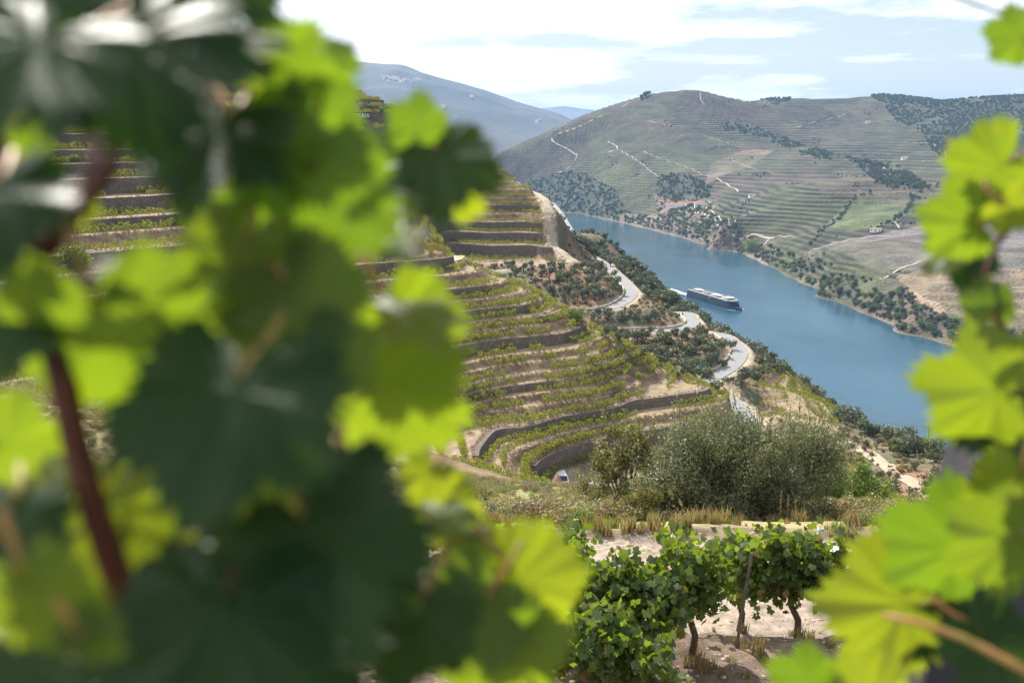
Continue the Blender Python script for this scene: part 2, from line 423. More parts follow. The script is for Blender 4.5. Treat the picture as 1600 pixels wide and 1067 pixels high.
def bands(px, py):
    """land use on the far side, by surveyed outline"""
    k = np.zeros(px.shape, int)     # 0 terraced vineyard
    def P(code, poly): k[in_poly(px, py, poly)] = code
    P(6, [(1010,300),(1130,320),(1200,400),(1200,430),(1000,380),(900,345),(930,325),(1000,330)])       # bare rocky old terraces
    P(3, [(800,330),(829,280),(885,268),(930,274),(963,300),(985,330),(961,341),(907,338),(871,330)])      # dark wood
    P(3, [(1022,282),(1045,272),(1075,274),(1112,292),(1107,310),(1056,316),(1037,308)])
    P(4, [(1112,255),(1160,235),(1215,232),(1170,262),(1125,275),(1100,292)])                            # bare brown field
    P(3, [(1130,192),(1180,198),(1240,222),(1300,240),(1300,252),(1240,236),(1180,212),(1130,203)]); P(3, [(1320,246),(1400,256),(1450,290),(1470,320),(1425,312),(1370,285)])
    P(3, [(1185,150),(1215,142),(1240,150),(1225,168),(1195,168)])
    P(3, [(1340,135),(1385,135),(1470,150),(1620,140),(1720,140),(1720,300),(1600,290),(1500,262),(1455,235),(1440,205),(1400,190),(1380,165)])
    P(5, [(1290,352),(1330,302),(1400,300),(1425,306),(1425,330),(1395,348),(1330,360)])                  # green block
    P(7, [(1240,405),(1300,378),(1440,352),(1640,345),(1640,430),(1440,425),(1380,418),(1300,432),(1250,425)])  # grey vineyard
    P(8, [(1400,430),(1470,412),(1660,425),(1680,520),(1560,525),(1490,488),(1440,482)])                   # tan field
    P(2, [(1215,428),(1300,440),(1380,430),(1410,440),(1440,490),(1500,500),(1700,545),(1720,680),(1540,580),(1420,540),(1300,490),(1180,415)])  # scrubby bank
    P(9, [(1105,330),(1160,305),(1240,290),(1345,296),(1300,340),(1268,376),(1200,378),(1140,355)])        # the clearly terraced plots
    P(9, [(905,245),(1000,262),(1020,300),(1030,335),(985,335),(965,300),(900,262)])
    P(9, [(1190,380),(1245,376),(1270,400),(1215,412)]); P(9, [(1232,414),(1290,386),(1330,400),(1372,424),(1380,440),(1300,436)])
    return k
PF = 4.3
def far_z(x, y, full=False):
    z0 = far_base(x, y)
    px, py = project(np.stack([x, y, z0], -1))
    k = bands(px, py)
    P_ = PF; zz = z0 + 0.5 * vnoise(x, y, 50, 14)
    fl = np.floor(zz / P_) * P_; u = (zz - fl) / P_
    zt = fl + 0.2 * P_ * u + 0.8 * P_ * np.clip((u - 0.55) / 0.45, 0, 1)
    amp = np.where((k == 0) | (k == 5) | (k == 8) | (k == 9), 1.0, np.where((k == 7) | (k == 6), 0.6, 0.0)) * np.clip((z0 + 147) / 3, 0, 1)
    z = z0 + (zt - zz) * amp
    z = z + np.where((k == 2) | (k == 6), 1.8 * vnoise(x, y, 14, 15) + 1.0 * vnoise(x, y, 6, 16), 0) * np.clip((z0 + 147) / 8, 0, 1)
    if full: return z, z0, k, u
    return z
def hit(px, py, fn, y0, y1, step):
    d = ray(px, py); d = d / d[1]
    ys = np.arange(y0, y1, step); P_ = d[None] * ys[:, None]
    g = fn(P_[:, 0], P_[:, 1]); b = np.nonzero(P_[:, 2] < g)[0]
    if len(b) == 0: return None
    i = b[0]
    if i == 0: return np.array([P_[0, 0], P_[0, 1], g[0]])
    a0 = P_[i-1, 2] - g[i-1]; a1 = P_[i, 2] - g[i]; t = a0 / (a0 - a1); yy = ys[i-1] + t * step
    q = d * yy; q[2] = float(fn(np.array([q[0]]), np.array([q[1]]))[0]); return q
def hit_far(px, py): return hit(px, py, far_z, 720, 3000, 6)
def hit_near(px, py, y0=20, y1=640): return hit(px, py, near_z, y0, y1, 1.0)

# ------------------------------------------------------------------ mountains upstream
def ridge_z(x, y, pts, yc, wd0, wd1, seed, rough):
    px = 800 + FPX * x / yc * 1.0
    sil = np.interp(px, [p[0] for p in pts], [ray(p[0], p[1])[2] / ray(p[0], p[1])[1] * yc for p in pts])
    s = np.where(y < yc, (yc - y) / wd0, (y - yc) / wd1)
    s = np.clip(s, 0, 1)
    spur = vnoise(x + y * 0.15, y * 0.12, rough, seed) * 0.5 + vnoise(x - y * 0.1, y * 0.2, rough * 0.45, seed + 1) * 0.25 + vnoise(x, y, rough * 0.16, seed + 2) * 0.08
    h = (sil + 150) * (1 - s ** 1.15) 
    h = h * (1 + spur * s * (1 - s) * 2.8) 
    return np.maximum(h, 0) - 150.4
# ------------------------------------------------------------------ materials
class NT:
    def __init__(s, name):
        s.m = bpy.data.materials.new(name); s.m.use_nodes = True; s.t = s.m.node_tree; s.n = s.t.nodes
        s.b = s.n['Principled BSDF']; s.out = s.n['Material Output']
        s.b.inputs['Specular IOR Level'].default_value = 0.25
        s.b.inputs['Roughness'].default_value = 0.9
    def new(s, k, **kw):
        n = s.n.new(k)
        for a, v in kw.items(): setattr(n, a, v)
        return n
    def set(s, sock, v):
        if isinstance(v, (int, float)): sock.default_value = v
        elif isinstance(v, tuple): sock.default_value = (*v, 1) if len(v) == 3 and len(sock.default_value) == 4 else v
        else: s.t.links.new(v, sock)
    def math(s, op, a, b=0.0, c=None, clamp=False):
        n = s.new('ShaderNodeMath', operation=op, use_clamp=clamp); s.set(n.inputs[0], a); s.set(n.inputs[1], b)
        if c is not None: s.set(n.inputs[2], c)
        return n.outputs[0]
    def mix(s, f, a, b, blend='MIX'):
        n = s.new('ShaderNodeMix', data_type='RGBA', blend_type=blend); s.set(n.inputs[0], f); s.set(n.inputs[6], a); s.set(n.inputs[7], b); return n.outputs[2]
    def pos(s): return s.new('ShaderNodeNewGeometry').outputs['Position']
    def obj(s): return s.new('ShaderNodeTexCoord').outputs['Object']
    def noise(s, scale, det=4, vec=None, rough=0.55):
        n = s.new('ShaderNodeTexNoise'); s.set(n.inputs['Scale'], scale); s.set(n.inputs['Detail'], det); s.set(n.inputs['Roughness'], rough)
        s.set(n.inputs['Vector'], vec if vec is not None else s.pos()); return n.outputs['Fac']
    def ramp(s, v, lo, hi, a=0.0, b=1.0):
        n = s.new('ShaderNodeMapRange'); s.set(n.inputs[0], v); s.set(n.inputs[1], lo); s.set(n.inputs[2], hi); s.set(n.inputs[3], a); s.set(n.inputs[4], b); return n.outputs[0]
    def attr(s, name, k='Fac'): return s.new('ShaderNodeAttribute', attribute_name=name).outputs[k]
    def bump(s, h, strength=0.5, dist=0.1):
        n = s.new('ShaderNodeBump'); s.set(n.inputs['Height'], h); n.inputs['Strength'].default_value = strength; n.inputs['Distance'].default_value = dist
        s.t.links.new(n.outputs[0], s.b.inputs['Normal']); return n
    def base(s, c): s.set(s.b.inputs['Base Color'], c)

def mat_ground(name, sc1, sc2, bd, lo=0.62, hi=1.4):
    """albedo from the surveyed colour attribute, broken up by noise"""
    t = NT(name); col = t.attr('col', 'Color')
    a = t.noise(sc1, 5); b = t.noise(sc2, 3)
    k = t.math('MULTIPLY', t.ramp(a, 0.25, 0.75, lo, hi), t.ramp(b, 0.3, 0.7, 0.78, 1.22))
    cmb = t.new('ShaderNodeCombineXYZ'); [t.set(cmb.inputs[i], k) for i in range(3)]
    t.base(t.mix(1.0, col, cmb.outputs[0], 'MULTIPLY'))
    t.bump(t.math('ADD', a, t.math('MULTIPLY', b, 0.4)), 0.7, bd)
    return t.m
M_near = mat_ground('hillside_ground', 0.55, 2.6, 0.5)
def mat_far():
    t = NT('far_hillside_ground'); col = t.attr('col', 'Color'); col2 = t.attr('col2', 'Color'); h = t.attr('hz'); st = t.attr('stripe')
    wob = t.math('MULTIPLY', t.noise(0.03, 3), 0.7)
    u = t.math('FRACT', t.math('DIVIDE', t.math('ADD', h, wob), PF))
    r = t.ramp(u, 0.50, 0.60)
    r2 = t.ramp(u, 0.90, 1.0)
    r = t.math('MULTIPLY', r, t.math('SUBTRACT', 1.0, r2))
    brk = t.ramp(t.noise(0.012, 4), 0.25, 0.45)
    vo = t.new('ShaderNodeTexVoronoi', feature='F1'); vo.inputs['Scale'].default_value = .0062; mpv = t.new('ShaderNodeMapping'); t.set(mpv.inputs['Vector'], t.pos()); mpv.inputs['Scale'].default_value = (1, .8, 0); t.t.links.new(mpv.outputs[0], vo.inputs['Vector'])
    sc_ = t.new('ShaderNodeSeparateColor'); t.t.links.new(vo.outputs['Color'], sc_.inputs[0])
    r = t.math('MULTIPLY', t.math('MULTIPLY', r, st), t.math('MULTIPLY', brk, t.ramp(sc_.outputs[0], .1, .8, .35, 1.0)))
    col = t.mix(t.math('MULTIPLY', t.ramp(sc_.outputs[1], .4, .9), .65), col, t.mix(t.ramp(sc_.outputs[2], .45, .55), (.10, .11, .045), (.14, .105, .075)))
    c_ = t.mix(r, col, col2)
    a = t.noise(0.03, 7, rough=0.65); b = t.noise(0.35, 3)
    k = t.math('MULTIPLY', t.ramp(a, 0.3, 0.7, 0.42, 1.4), t.ramp(b, 0.3, 0.7, 0.75, 1.25))
    cmb = t.new('ShaderNodeCombineXYZ'); [t.set(cmb.inputs[i], k) for i in range(3)]
    t.base(t.mix(1.0, c_, cmb.outputs[0], 'MULTIPLY'))
    t.bump(t.math('ADD', a, b), 0.9, 4.0)
    return t.m
M_far = mat_far()
def mat_noise(name, c1, c2, scale, det=4, rough=0.9, bd=0.05, obj=False, bs=0.5):
    t = NT(name); v = t.obj() if obj else None
    a = t.noise(scale, det, v); t.base(t.mix(t.ramp(a, 0.3, 0.7), c1, c2)); t.b.inputs['Roughness'].default_value = rough
    if bd: t.bump(a, bs, bd)
    return t.m
def mat_stone():
    t = NT('dry_stone'); v = t.new('ShaderNodeTexVoronoi', feature='F1'); mp = t.new('ShaderNodeMapping'); t.set(mp.inputs['Vector'], t.pos()); mp.inputs['Scale'].default_value = (1.6, 1.6, 3.6)
    t.t.links.new(mp.outputs[0], v.inputs['Vector']); v.inputs['Scale'].default_value = 1.0
    e = t.new('ShaderNodeTexVoronoi', feature='DISTANCE_TO_EDGE'); t.t.links.new(mp.outputs[0], e.inputs['Vector']); e.inputs['Scale'].default_value = 1.0
    hsv = t.new('ShaderNodeSeparateColor'); t.t.links.new(v.outputs['Color'], hsv.inputs[0])
    c1 = t.mix(hsv.outputs[0], (0.13, 0.10, 0.078), (0.26, 0.205, 0.155))
    c2 = t.mix(t.ramp(t.noise(0.5, 4), 0.35, 0.7), c1, (0.15, 0.12, 0.09))
    t.base(t.mix(t.ramp(e.outputs['Distance'], 0.0, 0.08), (0.07, 0.055, 0.045), c2))
    t.bump(e.outputs['Distance'], 0.6, 0.15)
    return t.m
M_stone = mat_stone()
M_asph = mat_noise('asphalt', (0.22, 0.22, 0.22), (0.29, 0.285, 0.28), 0.6, 5, 0.85, 0.0)
M_kerb = mat_noise('kerb_stone', (0.42, 0.34, 0.26), (0.58, 0.50, 0.42), 0.9, 4)
M_dirt = mat_noise('dirt_track', (0.30, 0.235, 0.165), (0.44, 0.36, 0.27), 0.5, 5)
M_fdirt = mat_noise('pale_track', (0.34, 0.28, 0.22), (0.46, 0.39, 0.32), 0.06, 4)
M_white = mat_noise('white_render', (0.74, 0.74, 0.72), (0.82, 0.82, 0.80), 0.4, 3, 0.7, 0)
M_roof = mat_noise('clay_tiles', (0.36, 0.15, 0.08), (0.50, 0.24, 0.14), 0.8, 4, 0.8, 0.05)
M_dark = mat_noise('dark_opening', (0.02, 0.022, 0.025), (0.05, 0.05, 0.055), 1.0, 2, 0.4, 0)
M_wood = mat_noise('grey_wood', (0.10, 0.08, 0.06), (0.2, 0.165, 0.13), 6, 4, 0.85, 0.02)
M_bark = mat_noise('vine_bark', (0.07, 0.045, 0.03), (0.17, 0.12, 0.085), 40, 5, 0.9, 0.01)
M_cane = mat_noise('red_brown_cane', (0.06, 0.016, 0.009), (0.11, 0.032, 0.014), 60, 4, 0.55, 0.001, bs=0.3)
M_petiole = mat_noise('petiole', (0.30, 0.24, 0.05), (0.42, 0.16, 0.08), 30, 3, 0.5, 0)
def mat_leaf(name, dif, tr, var=0.35, tf=0.5, rough=0.5, spec=0.3, sun=(0.30, 0.22, 0.04), sunp=0.0):
    """thin leaf: diffuse top, translucent through; small tint change from leaf to leaf"""
    t = NT(name); rnd = t.new('ShaderNodeObjectInfo').outputs['Random']; isl = t.new('ShaderNodeNewGeometry').outputs['Random Per Island']
    r = t.math('FRACT', t.math('ADD', rnd, isl))
    def vary(c):
        d = tuple(x * (1 - var) for x in c); e = tuple(min(1, x * (1 + var)) for x in c); return t.mix(r, d, e)
    d_ = vary(dif)
    if sunp: d_ = t.mix(t.math('GREATER_THAN', t.math('FRACT', t.math('MULTIPLY', r, 7.31)), 1 - sunp), d_, sun)
    t.base(d_); t.b.inputs['Roughness'].default_value = rough; t.b.inputs['Specular IOR Level'].default_value = spec
    tn = t.new('ShaderNodeBsdfTranslucent'); t.set(tn.inputs['Color'], vary(tr))
    mx = t.new('ShaderNodeMixShader'); mx.inputs[0].default_value = tf
    t.t.links.new(t.b.outputs[0], mx.inputs[1]); t.t.links.new(tn.outputs[0], mx.inputs[2]); t.t.links.new(mx.outputs[0], t.out.inputs['Surface'])
    return t.m
M_vleaf = mat_leaf('terrace_vine_leaves', (0.15, 0.165, 0.035), (0.31, 0.33, 0.035), 0.45, 0.5, sunp=0.22, sun=(0.25, 0.17, 0.04))
M_scrub = mat_leaf('scrub_leaves', (0.11, 0.125, 0.055), (0.15, 0.17, 0.05), 0.45, 0.3)
M_olive = mat_leaf('olive_leaves', (0.145, 0.16, 0.10), (0.10, 0.12, 0.04), 0.4, 0.25, rough=0.6, spec=0.2)
M_bright = mat_leaf('fresh_leaves', (0.12, 0.18, 0.04), (0.25, 0.33, 0.04), 0.35, 0.4)
M_forest = mat_leaf('forest_leaves', (0.07, 0.095, 0.04), (0.10, 0.12, 0.03), 0.45, 0.3)
M_dry = mat_leaf('dry_grass_blades', (0.36, 0.28, 0.13), (0.30, 0.22, 0.08), 0.4, 0.35, sunp=0.25, sun=(0.16, 0.19, 0.05))
M_fringe = mat_leaf('bank_grass', (0.30, 0.185, 0.11), (0.26, 0.15, 0.07), 0.35, 0.3, sunp=0.2, sun=(0.34, 0.27, 0.13))
M_reddry = mat_leaf('dry_stalks', (0.25, 0.155, 0.085), (0.22, 0.13, 0.06), 0.4, 0.3)

def mat_water():
    t = NT('river_water'); b = t.b
    t.base((0.016, 0.070, 0.105)); b.inputs['Roughness'].default_value = 0.16; b.inputs['IOR'].default_value = 1.33; b.inputs['Specular IOR Level'].default_value = 0.5
    mp = t.new('ShaderNodeMapping'); t.set(mp.inputs['Vector'], t.pos()); mp.inputs['Scale'].default_value = (1, 0.5, 1)
    a = t.noise(0.55, 4, mp.outputs[0]); c2 = t.noise(0.05, 3, mp.outputs[0]); c3 = t.noise(0.012, 3, mp.outputs[0])
    t.bump(t.math('ADD', t.math('MULTIPLY', a, t.ramp(c3, 0.35, 0.65, 0.5, 1.2)), t.math('MULTIPLY', c2, 0.8)), 0.8, 0.4)
    t.set(b.inputs['Roughness'], t.ramp(c3, 0.35, 0.65, 0.05, 0.22))
    return t.m
M_water = mat_water()
M_mount = mat_ground('mountain_ground', 0.004, 0.03, 12.0)
# ------------------------------------------------------------------ land
def lerp(a, b, t): t = np.asarray(t)[..., None]; return np.asarray(a) * (1 - t) + np.asarray(b) * t
def near_colour(X, Y, Z, z0, ris, cls, flat):
    n1 = vnoise(X, Y, 11, 31) * 0.5 + 0.5; n2 = vnoise(X, Y, 3.1, 32) * 0.5 + 0.5; n3 = vnoise(X, Y, 30, 33) * 0.5 + 0.5
    soil = lerp((.34, .235, .165), (.265, .19, .12), n1)
    grassy = lerp((.26, .205, .09), (.14, .15, .05), n2)
    tread = lerp(soil, grassy, np.clip(n3 * 1.3 - 0.25, 0, 1) * 0.6)
    bank = lerp((.17, .105, .07), (.27, .19, .115), n2)
    vine = lerp(tread, bank, np.clip(ris * 3, 0, 1))
    wild = lerp((.25, .145, .09), (.095, .10, .05), np.clip(n1 * 1.6 - 0.3 + (n2 - .5) * 0.8, 0, 1))
    wild = lerp(wild, (.30, .19, .12), np.clip(n3 * 2 - 1.3, 0, 1))
    near = lerp((.34, .28, .13), (.17, .20, .06), np.clip(n1 * 0.7 + n2 * 0.5 - 0.1, 0, 1))
    near = lerp(near, (.36, .27, .18), np.clip(n3 * 2 - 1.3, 0, 1))
    strip = lerp((.20, .22, .06), (.34, .28, .17), ((np.floor((X * 0.8 + Y * 0.6) / 1.1) % 2) * 0.6 + n2 * 0.4))
    col = np.where((cls > 0)[..., None], vine, wild)
    col = np.where((cls == 4)[..., None], strip, col)
    wn_ = np.clip((135 - Y) / 40, 0, 1) * (X < 45)
    col = lerp(col, near, wn_)
    col = lerp(col, (.42, .34, .25), np.clip(flat, 0, 1) * 0.9)
    return col.reshape(-1, 3)
ys = np.concatenate([np.arange(17, 60, 0.6), np.arange(60, 160, 1.3), np.arange(160, 292, 0.42), np.arange(292, 540, 0.85), np.arange(540, 830, 6)])
X, Y = polar_grid(-60, 1690, 740, ys)
Z, z0, ris, cls, flat, lvl = near_z(X, Y, True)
hill = grid_mesh('hillside', X, Y, Z, M_near); attr_c(hill.data, 'col', near_colour(X, Y, Z, z0, ris, cls, flat)); setp(hill, kind='structure')
# hidden continuation of the near hill beside the view, so the ground does not stop at the frame
ys2 = np.concatenate([np.arange(17, 160, 6), np.arange(160, 840, 10)])
for (a0, a1) in ((-1400, -60), (1690, 3000)):
    X2, Y2 = polar_grid(a0, a1, 60, ys2); Z2, z02, r2, c2, f2, l2 = near_z(X2, Y2, True); Z2 = near_raw(X2, Y2)
    h2 = grid_mesh('hillside', X2, Y2, Z2, M_near); attr_c(h2.data, 'col', near_colour(X2, Y2, Z2, z02, r2*0, c2, f2)); setp(h2, kind='structure')

FC = {9: ((.10, .105, .04), (.025, .02, .016)), 0: ((.080, .082, .038), (.032, .026, .02)), 2: ((.17, .115, .085), (.08, .08, .045)), 3: ((.06, .07, .035), (.05, .06, .03)), 4: ((.21, .15, .115), (.16, .115, .09)),
      5: ((.12, .145, .05), (.12, .13, .05)), 6: ((.25, .175, .13), (.09, .075, .055)), 7: ((.20, .17, .155), (.12, .11, .09)), 8: ((.40, .285, .19), (.24, .16, .11))}
ys = np.concatenate([np.arange(700, 1700, 3.0), np.arange(1700, 3100, 6)])
X, Y = polar_grid(690, 1730, 620, ys)
Z, z0, k, u = far_z(X, Y, True)
fh = grid_mesh('far_hillside', X, Y, Z, M_far)
c1 = np.zeros(X.shape + (3,)); c2 = np.zeros(X.shape + (3,)); st = np.zeros(X.shape)
px_, py_ = project(np.stack([X, Y, z0], -1))
for kk, (a, b) in FC.items():
    m = k == kk; c1[m] = a; c2[m] = b; st[m] = {9: 1.0, 0: 0.95, 2: 0.25, 3: 0, 4: 0.1, 5: 0.35, 6: 0.8, 7: 0.35, 8: 0.5}[kk]
n1 = vnoise(X, Y, 140, 41) * .5 + .5; n2 = vnoise(X, Y, 60, 42) * .5 + .5; n3 = vnoise(X, Y, 18, 43) * .5 + .5
v0 = (k == 0)
c1 = np.where(v0[..., None], lerp(c1, (.135, .10, .068), np.clip(n1 * 1.5 - 0.45, 0, 1)), c1)
c1 = np.where(v0[..., None], lerp(c1, (.095, .105, .045), np.clip(n2 * 1.6 - 0.8, 0, 1)), c1)
c1 = np.where(((k == 2) | (k == 6))[..., None], lerp(c1, (.09, .095, .05), np.clip(n3 * 2 - .8, 0, 1) * 0.6), c1)
sh = np.clip((0.7 - (z0 + 150)) / .7, 0, 1); c1 = lerp(c1, (.22, .18, .14), sh)
attr_c(fh.data, 'col', c1.reshape(-1, 3)); attr_c(fh.data, 'col2', c2.reshape(-1, 3)); attr_f(fh.data, 'stripe', st.ravel()); attr_f(fh.data, 'hz', (z0 + 0.5 * vnoise(X, Y, 50, 14)).ravel())
setp(fh, kind='structure')
ysm = np.arange(4300, 9200, 45); X, Y = polar_grid(150, 1150, 330, ysm)
SIL1 = [(150,150),(250,125),(450,104),(575,104),(640,111),(700,128),(760,142),(810,160),(870,177),(910,196),(960,215),(1150,260)]
def mount1(x, y): return ridge_z(x, y, SIL1, 6800, 2300, 2300, 21, 900)
Z = mount1(X, Y)
mo = grid_mesh('mountain', X, Y, Z, M_mount); setp(mo, kind='structure')
n1 = vnoise(X, Y, 500, 51) * .5 + .5; n2 = vnoise(X, Y, 180, 52) * .5 + .5
mc = lerp(lerp((.035, .048, .03), (.11, .088, .065), np.clip(n1 * 1.4 - .3, 0, 1)), (.075, .075, .045), n2 * 0.6)
attr_c(mo.data, 'col', mc.reshape(-1, 3))
ysm = np.arange(11000, 17500, 120); X, Y = polar_grid(650, 1300, 160, ysm)
Z = ridge_z(X, Y, [(650,190),(760,178),(840,170),(880,166),(905,170),(925,172),(945,180),(1000,184),(1300,190)], 14000, 2600, 2600, 61, 1400)
m2 = grid_mesh('mountain', X, Y, Z, M_mount); setp(m2, kind='structure'); attr_c(m2.data, 'col', lerp((.08, .09, .05), (.16, .13, .09), vnoise(X, Y, 700, 62) * .5 + .5).reshape(-1, 3))
mb = MB(); mb.add([(-6000,-1500,0),(6000,-1500,0),(6000,17800,0),(-6000,17800,0)], [(0,1,2,3)])
river = mb.build('river', M_water); setp(river, kind='structure')

# ground in front of the camera: trellis terrace, dirt road, verge
def fg_z(x, y):
    z = np.interp(y, [-3, 0.7, 1.6, 3.0, 6.5, 7.6, 11.3, 11.75, 14.7, 15.1, 17.0, 18.5], [-1.65, -1.65, -1.9, -3.2, -4.95, -5.12, -5.30, -5.52, -5.55, -5.48, -6.08, -6.7])
    z = z + np.where((y > 6.5) & (y < 11.6), 0.05 * vnoise(x, y, 0.5, 71) + 0.09 * vnoise(x, y, 1.3, 72) + 0.025 * vnoise(x, y, 0.16, 77), 0.012 * vnoise(x, y, 0.3, 73))
    z = z + np.where((y >= 14.8) & (y < 17), 0.06 * vnoise(x, y, 0.6, 74), 0)
    return z
xs = np.concatenate([np.arange(-14, -4, 0.5), np.arange(-4, 6.5, 0.05), np.arange(6.5, 16, 0.5)])
ysf = np.concatenate([np.arange(-3, 8, 0.35), np.arange(8, 15.5, 0.05), np.arange(15.5, 18.6, 0.15)])
X, Y = np.meshgrid(xs, ysf); Zg = fg_z(X, Y)
fgm = grid_mesh('vineyard_ground', X, Y, Zg, mat_ground('stony_soil', 7.0, 38.0, 0.035, 0.5, 1.5)); setp(fgm, kind='structure')
road_ = np.clip((Y - 11.6) / 0.3, 0, 1) * np.clip((15.0 - Y) / 0.3, 0, 1)
soil_ = lerp((.13, .09, .066), (.23, .165, .12), vnoise(X, Y, 0.7, 75) * .5 + .5)
fc_ = lerp(soil_, lerp((.32, .245, .19), (.40, .32, .255), vnoise(X, Y, 1.4, 76) * .5 + .5), road_)
fc_ = lerp(fc_, (.33, .27, .13), np.clip((Y - 15.0) / 0.4, 0, 1))
attr_c(fgm.data, 'col', fc_.reshape(-1, 3))

# ------------------------------------------------------------------ roads and tracks
def ribbon(name, path, hw, mat, zoff=0.0, fn=None, nacross=2, kind='structure', z_abs=True):
    p = np.asarray(path); t = np.gradient(p[:, :2], axis=0); t /= np.linalg.norm(t, axis=1)[:, None] + 1e-9
    n = np.stack([-t[:, 1], t[:, 0]], 1); V = []
    hws = hw if hasattr(hw, '__len__') else np.full(len(p), hw)
    for j in range(nacross):
        s = -1 + 2 * j / (nacross - 1); q = p[:, :2] + n * (hws * s)[:, None]
        z = p[:, 2] if fn is None else fn(q[:, 0], q[:, 1]); V.append(np.column_stack([q, z + zoff]))
    V = np.stack(V, 1).reshape(-1, 3); i = np.arange(len(p) - 1)[:, None] * nacross + np.arange(nacross - 1)[None]
    F_ = np.stack([i, i + 1, i + nacross + 1, i + nacross], -1).reshape(-1, 4)
    o = link(name, mesh_np(name, V, F_), mat=mat); o.location = (0, 0, CAMZ)
    if kind: o['kind'] = kind
    return o
def lift_road(p, r=3.6):   # make sure that the ribbon lies above the bench it is cut in
    p = p.copy(); p[:, 2] += 0.06; return p
ribbon('road', lift_road(ROAD), 2.15, M_asph, 0.05, nacross=3)
ribbon('dirt_track', lift_road(TRACK), 1.4, M_dirt, 0.05)
ribbon('dirt_track', lift_road(BENCH), 1.3, M_dirt, 0.05)
# widened yard in the bend below
mb = MB(); mb.prism([(19 + 8.4 * math.cos(a) , 188 + 8.4 * math.sin(a)) for a in np.linspace(0, 2*math.pi, 30)[:-1]], -62.3, -61.93)
setp(mb.build('paved_yard', M_asph, loc=(0, 0, CAMZ)), kind='structure')
def swept(path, off, w, h, name, mat, base=-0.3, wave=0.0, seed=0):
    p = np.asarray(path); t = np.gradient(p[:, :2], axis=0); t /= np.linalg.norm(t, axis=1)[:, None] + 1e-9
    n = np.stack([-t[:, 1], t[:, 0]], 1); a = p[:, :2] + n * (off - w / 2); b = p[:, :2] + n * (off + w / 2); V = []
    hh = h + wave * vnoise(np.arange(len(p)) * 1.0, np.zeros(len(p)), 1.7, seed)
    V = np.stack([np.column_stack([a, p[:, 2] + base]), np.column_stack([a, p[:, 2] + hh]), np.column_stack([b, p[:, 2] + hh]), np.column_stack([b, p[:, 2] + base])], 1).reshape(-1, 3)
    i = np.arange(len(p) - 1)[:, None] * 4 + np.arange(4)[None]; k = np.array([1, 2, 3, 0]); i2 = np.arange(len(p) - 1)[:, None] * 4 + k[None]
    F_ = np.stack([i, i2, i2 + 4, i + 4], -1).reshape(-1, 4)
    L = len(p) * 4; F_ = np.vstack([F_, [[3, 2, 1, 0]], [[L-4, L-3, L-2, L-1]]])
    o = link(name, mesh_np(name, V, F_), mat=mat); o.location = (0, 0, CAMZ); return o
# parapets along the outer (river) side of the road, one for each bend
def road_idx(px, py):
    q, r = project(ROAD); return int(np.argmin((q - px) ** 2 + (r - py) ** 2))
for (a, b, off, lab) in (((893,365),(962,479),3.5,'low pale parapet round the uppermost visible road bend'), ((962,479),(900,492),3.5,'low pale parapet where the road turns in under the olive slope'),
                         ((1058,489),(1083,507),3.5,'low pinkish parapet round the tight middle bend of the road'), ((1080,511),(950,519),3.5,'long straight low parapet left of the middle road bend'),
                         ((1112,521),(1157,554),3.5,'low parapet on the river side of the lowest visible bend'), ((1156,558),(1110,596),3.5,'kerb wall curving back below the lowest bend'), ((1110,608),(1163,648),3.5,'pale kerb wall beside the road behind the big olive bush')):
    i0, i1 = sorted((road_idx(*a), road_idx(*b)))
    if i1 - i0 < 3: continue
    o = swept(ROAD[i0:i1+1], -(off - .75), 0.45, 0.75, 'road_parapet', M_kerb, wave=0.05); setp(o, lab, 'wall')
# tracks on the far hill, draped on it
def far_track(pts, w, zoff=0.5):
    q = [hit_far(*p) for p in pts]; q = [p for p in q if p is not None]
    if len(q) < 2: return
    p = smooth_path(q, 7.0); fn = lambda x, y: np.maximum(far_z(x, y), -149.5)
    ribbon('dirt_track', p, w, M_fdirt, zoff, fn, nacross=3)
for pts, w in (([(940,181),(905,198),(878,208),(862,216),(868,224),(885,233),(902,242)], 2.4), ([(902,242),(898,252),(890,262),(870,272)], 1.6), ([(950,222),(962,228),(964,234),(950,238),(940,238)], 2.0),
               ([(964,234),(990,248),(1010,262),(1040,285)], 1.2), ([(998,236),(1030,248),(1070,260),(1110,276)], 1.2), ([(972,168),(985,160),(1000,150)], 1.6), ([(1012,190),(1040,195),(1075,200)], 1.3),
               ([(1094,145),(1095,157),(1102,165)], 1.8), ([(1040,218),(1060,214),(1100,212),(1140,225)], 1.1), ([(1120,278),(1138,290),(1153,300)], 2.2), ([(1140,248),(1160,258),(1200,268),(1215,272)], 1.4),
               ([(1085,332),(1110,342),(1140,354),(1180,366),(1210,372)], 2.4), ([(1098,324),(1112,330),(1125,342),(1150,352)], 1.6), ([(1243,200),(1280,190),(1320,178)], 1.4), ([(1450,215),(1462,230),(1478,246),(1440,253)], 2.2),
               ([(1478,246),(1500,236),(1540,225)], 1.6), ([(1380,262),(1392,274),(1398,280)], 2.4), ([(1375,437),(1405,422),(1440,408),(1480,396)], 3.0), ([(1290,385),(1330,374),(1366,370),(1420,368),(1500,366)], 2.2), ([(1290,385),(1270,392),(1250,404)], 2.0),
               ([(1405,357),(1398,348),(1412,350)], 1.8), ([(1340,298),(1400,300),(1430,302)], 1.2), ([(1560,470),(1585,450),(1640,460)], 2.0), ([(1190,385),(1215,368),(1245,372)], 1.4), ([(1212,300),(1180,310),(1150,322)], 1.2)):
    far_track(pts, w * .5)

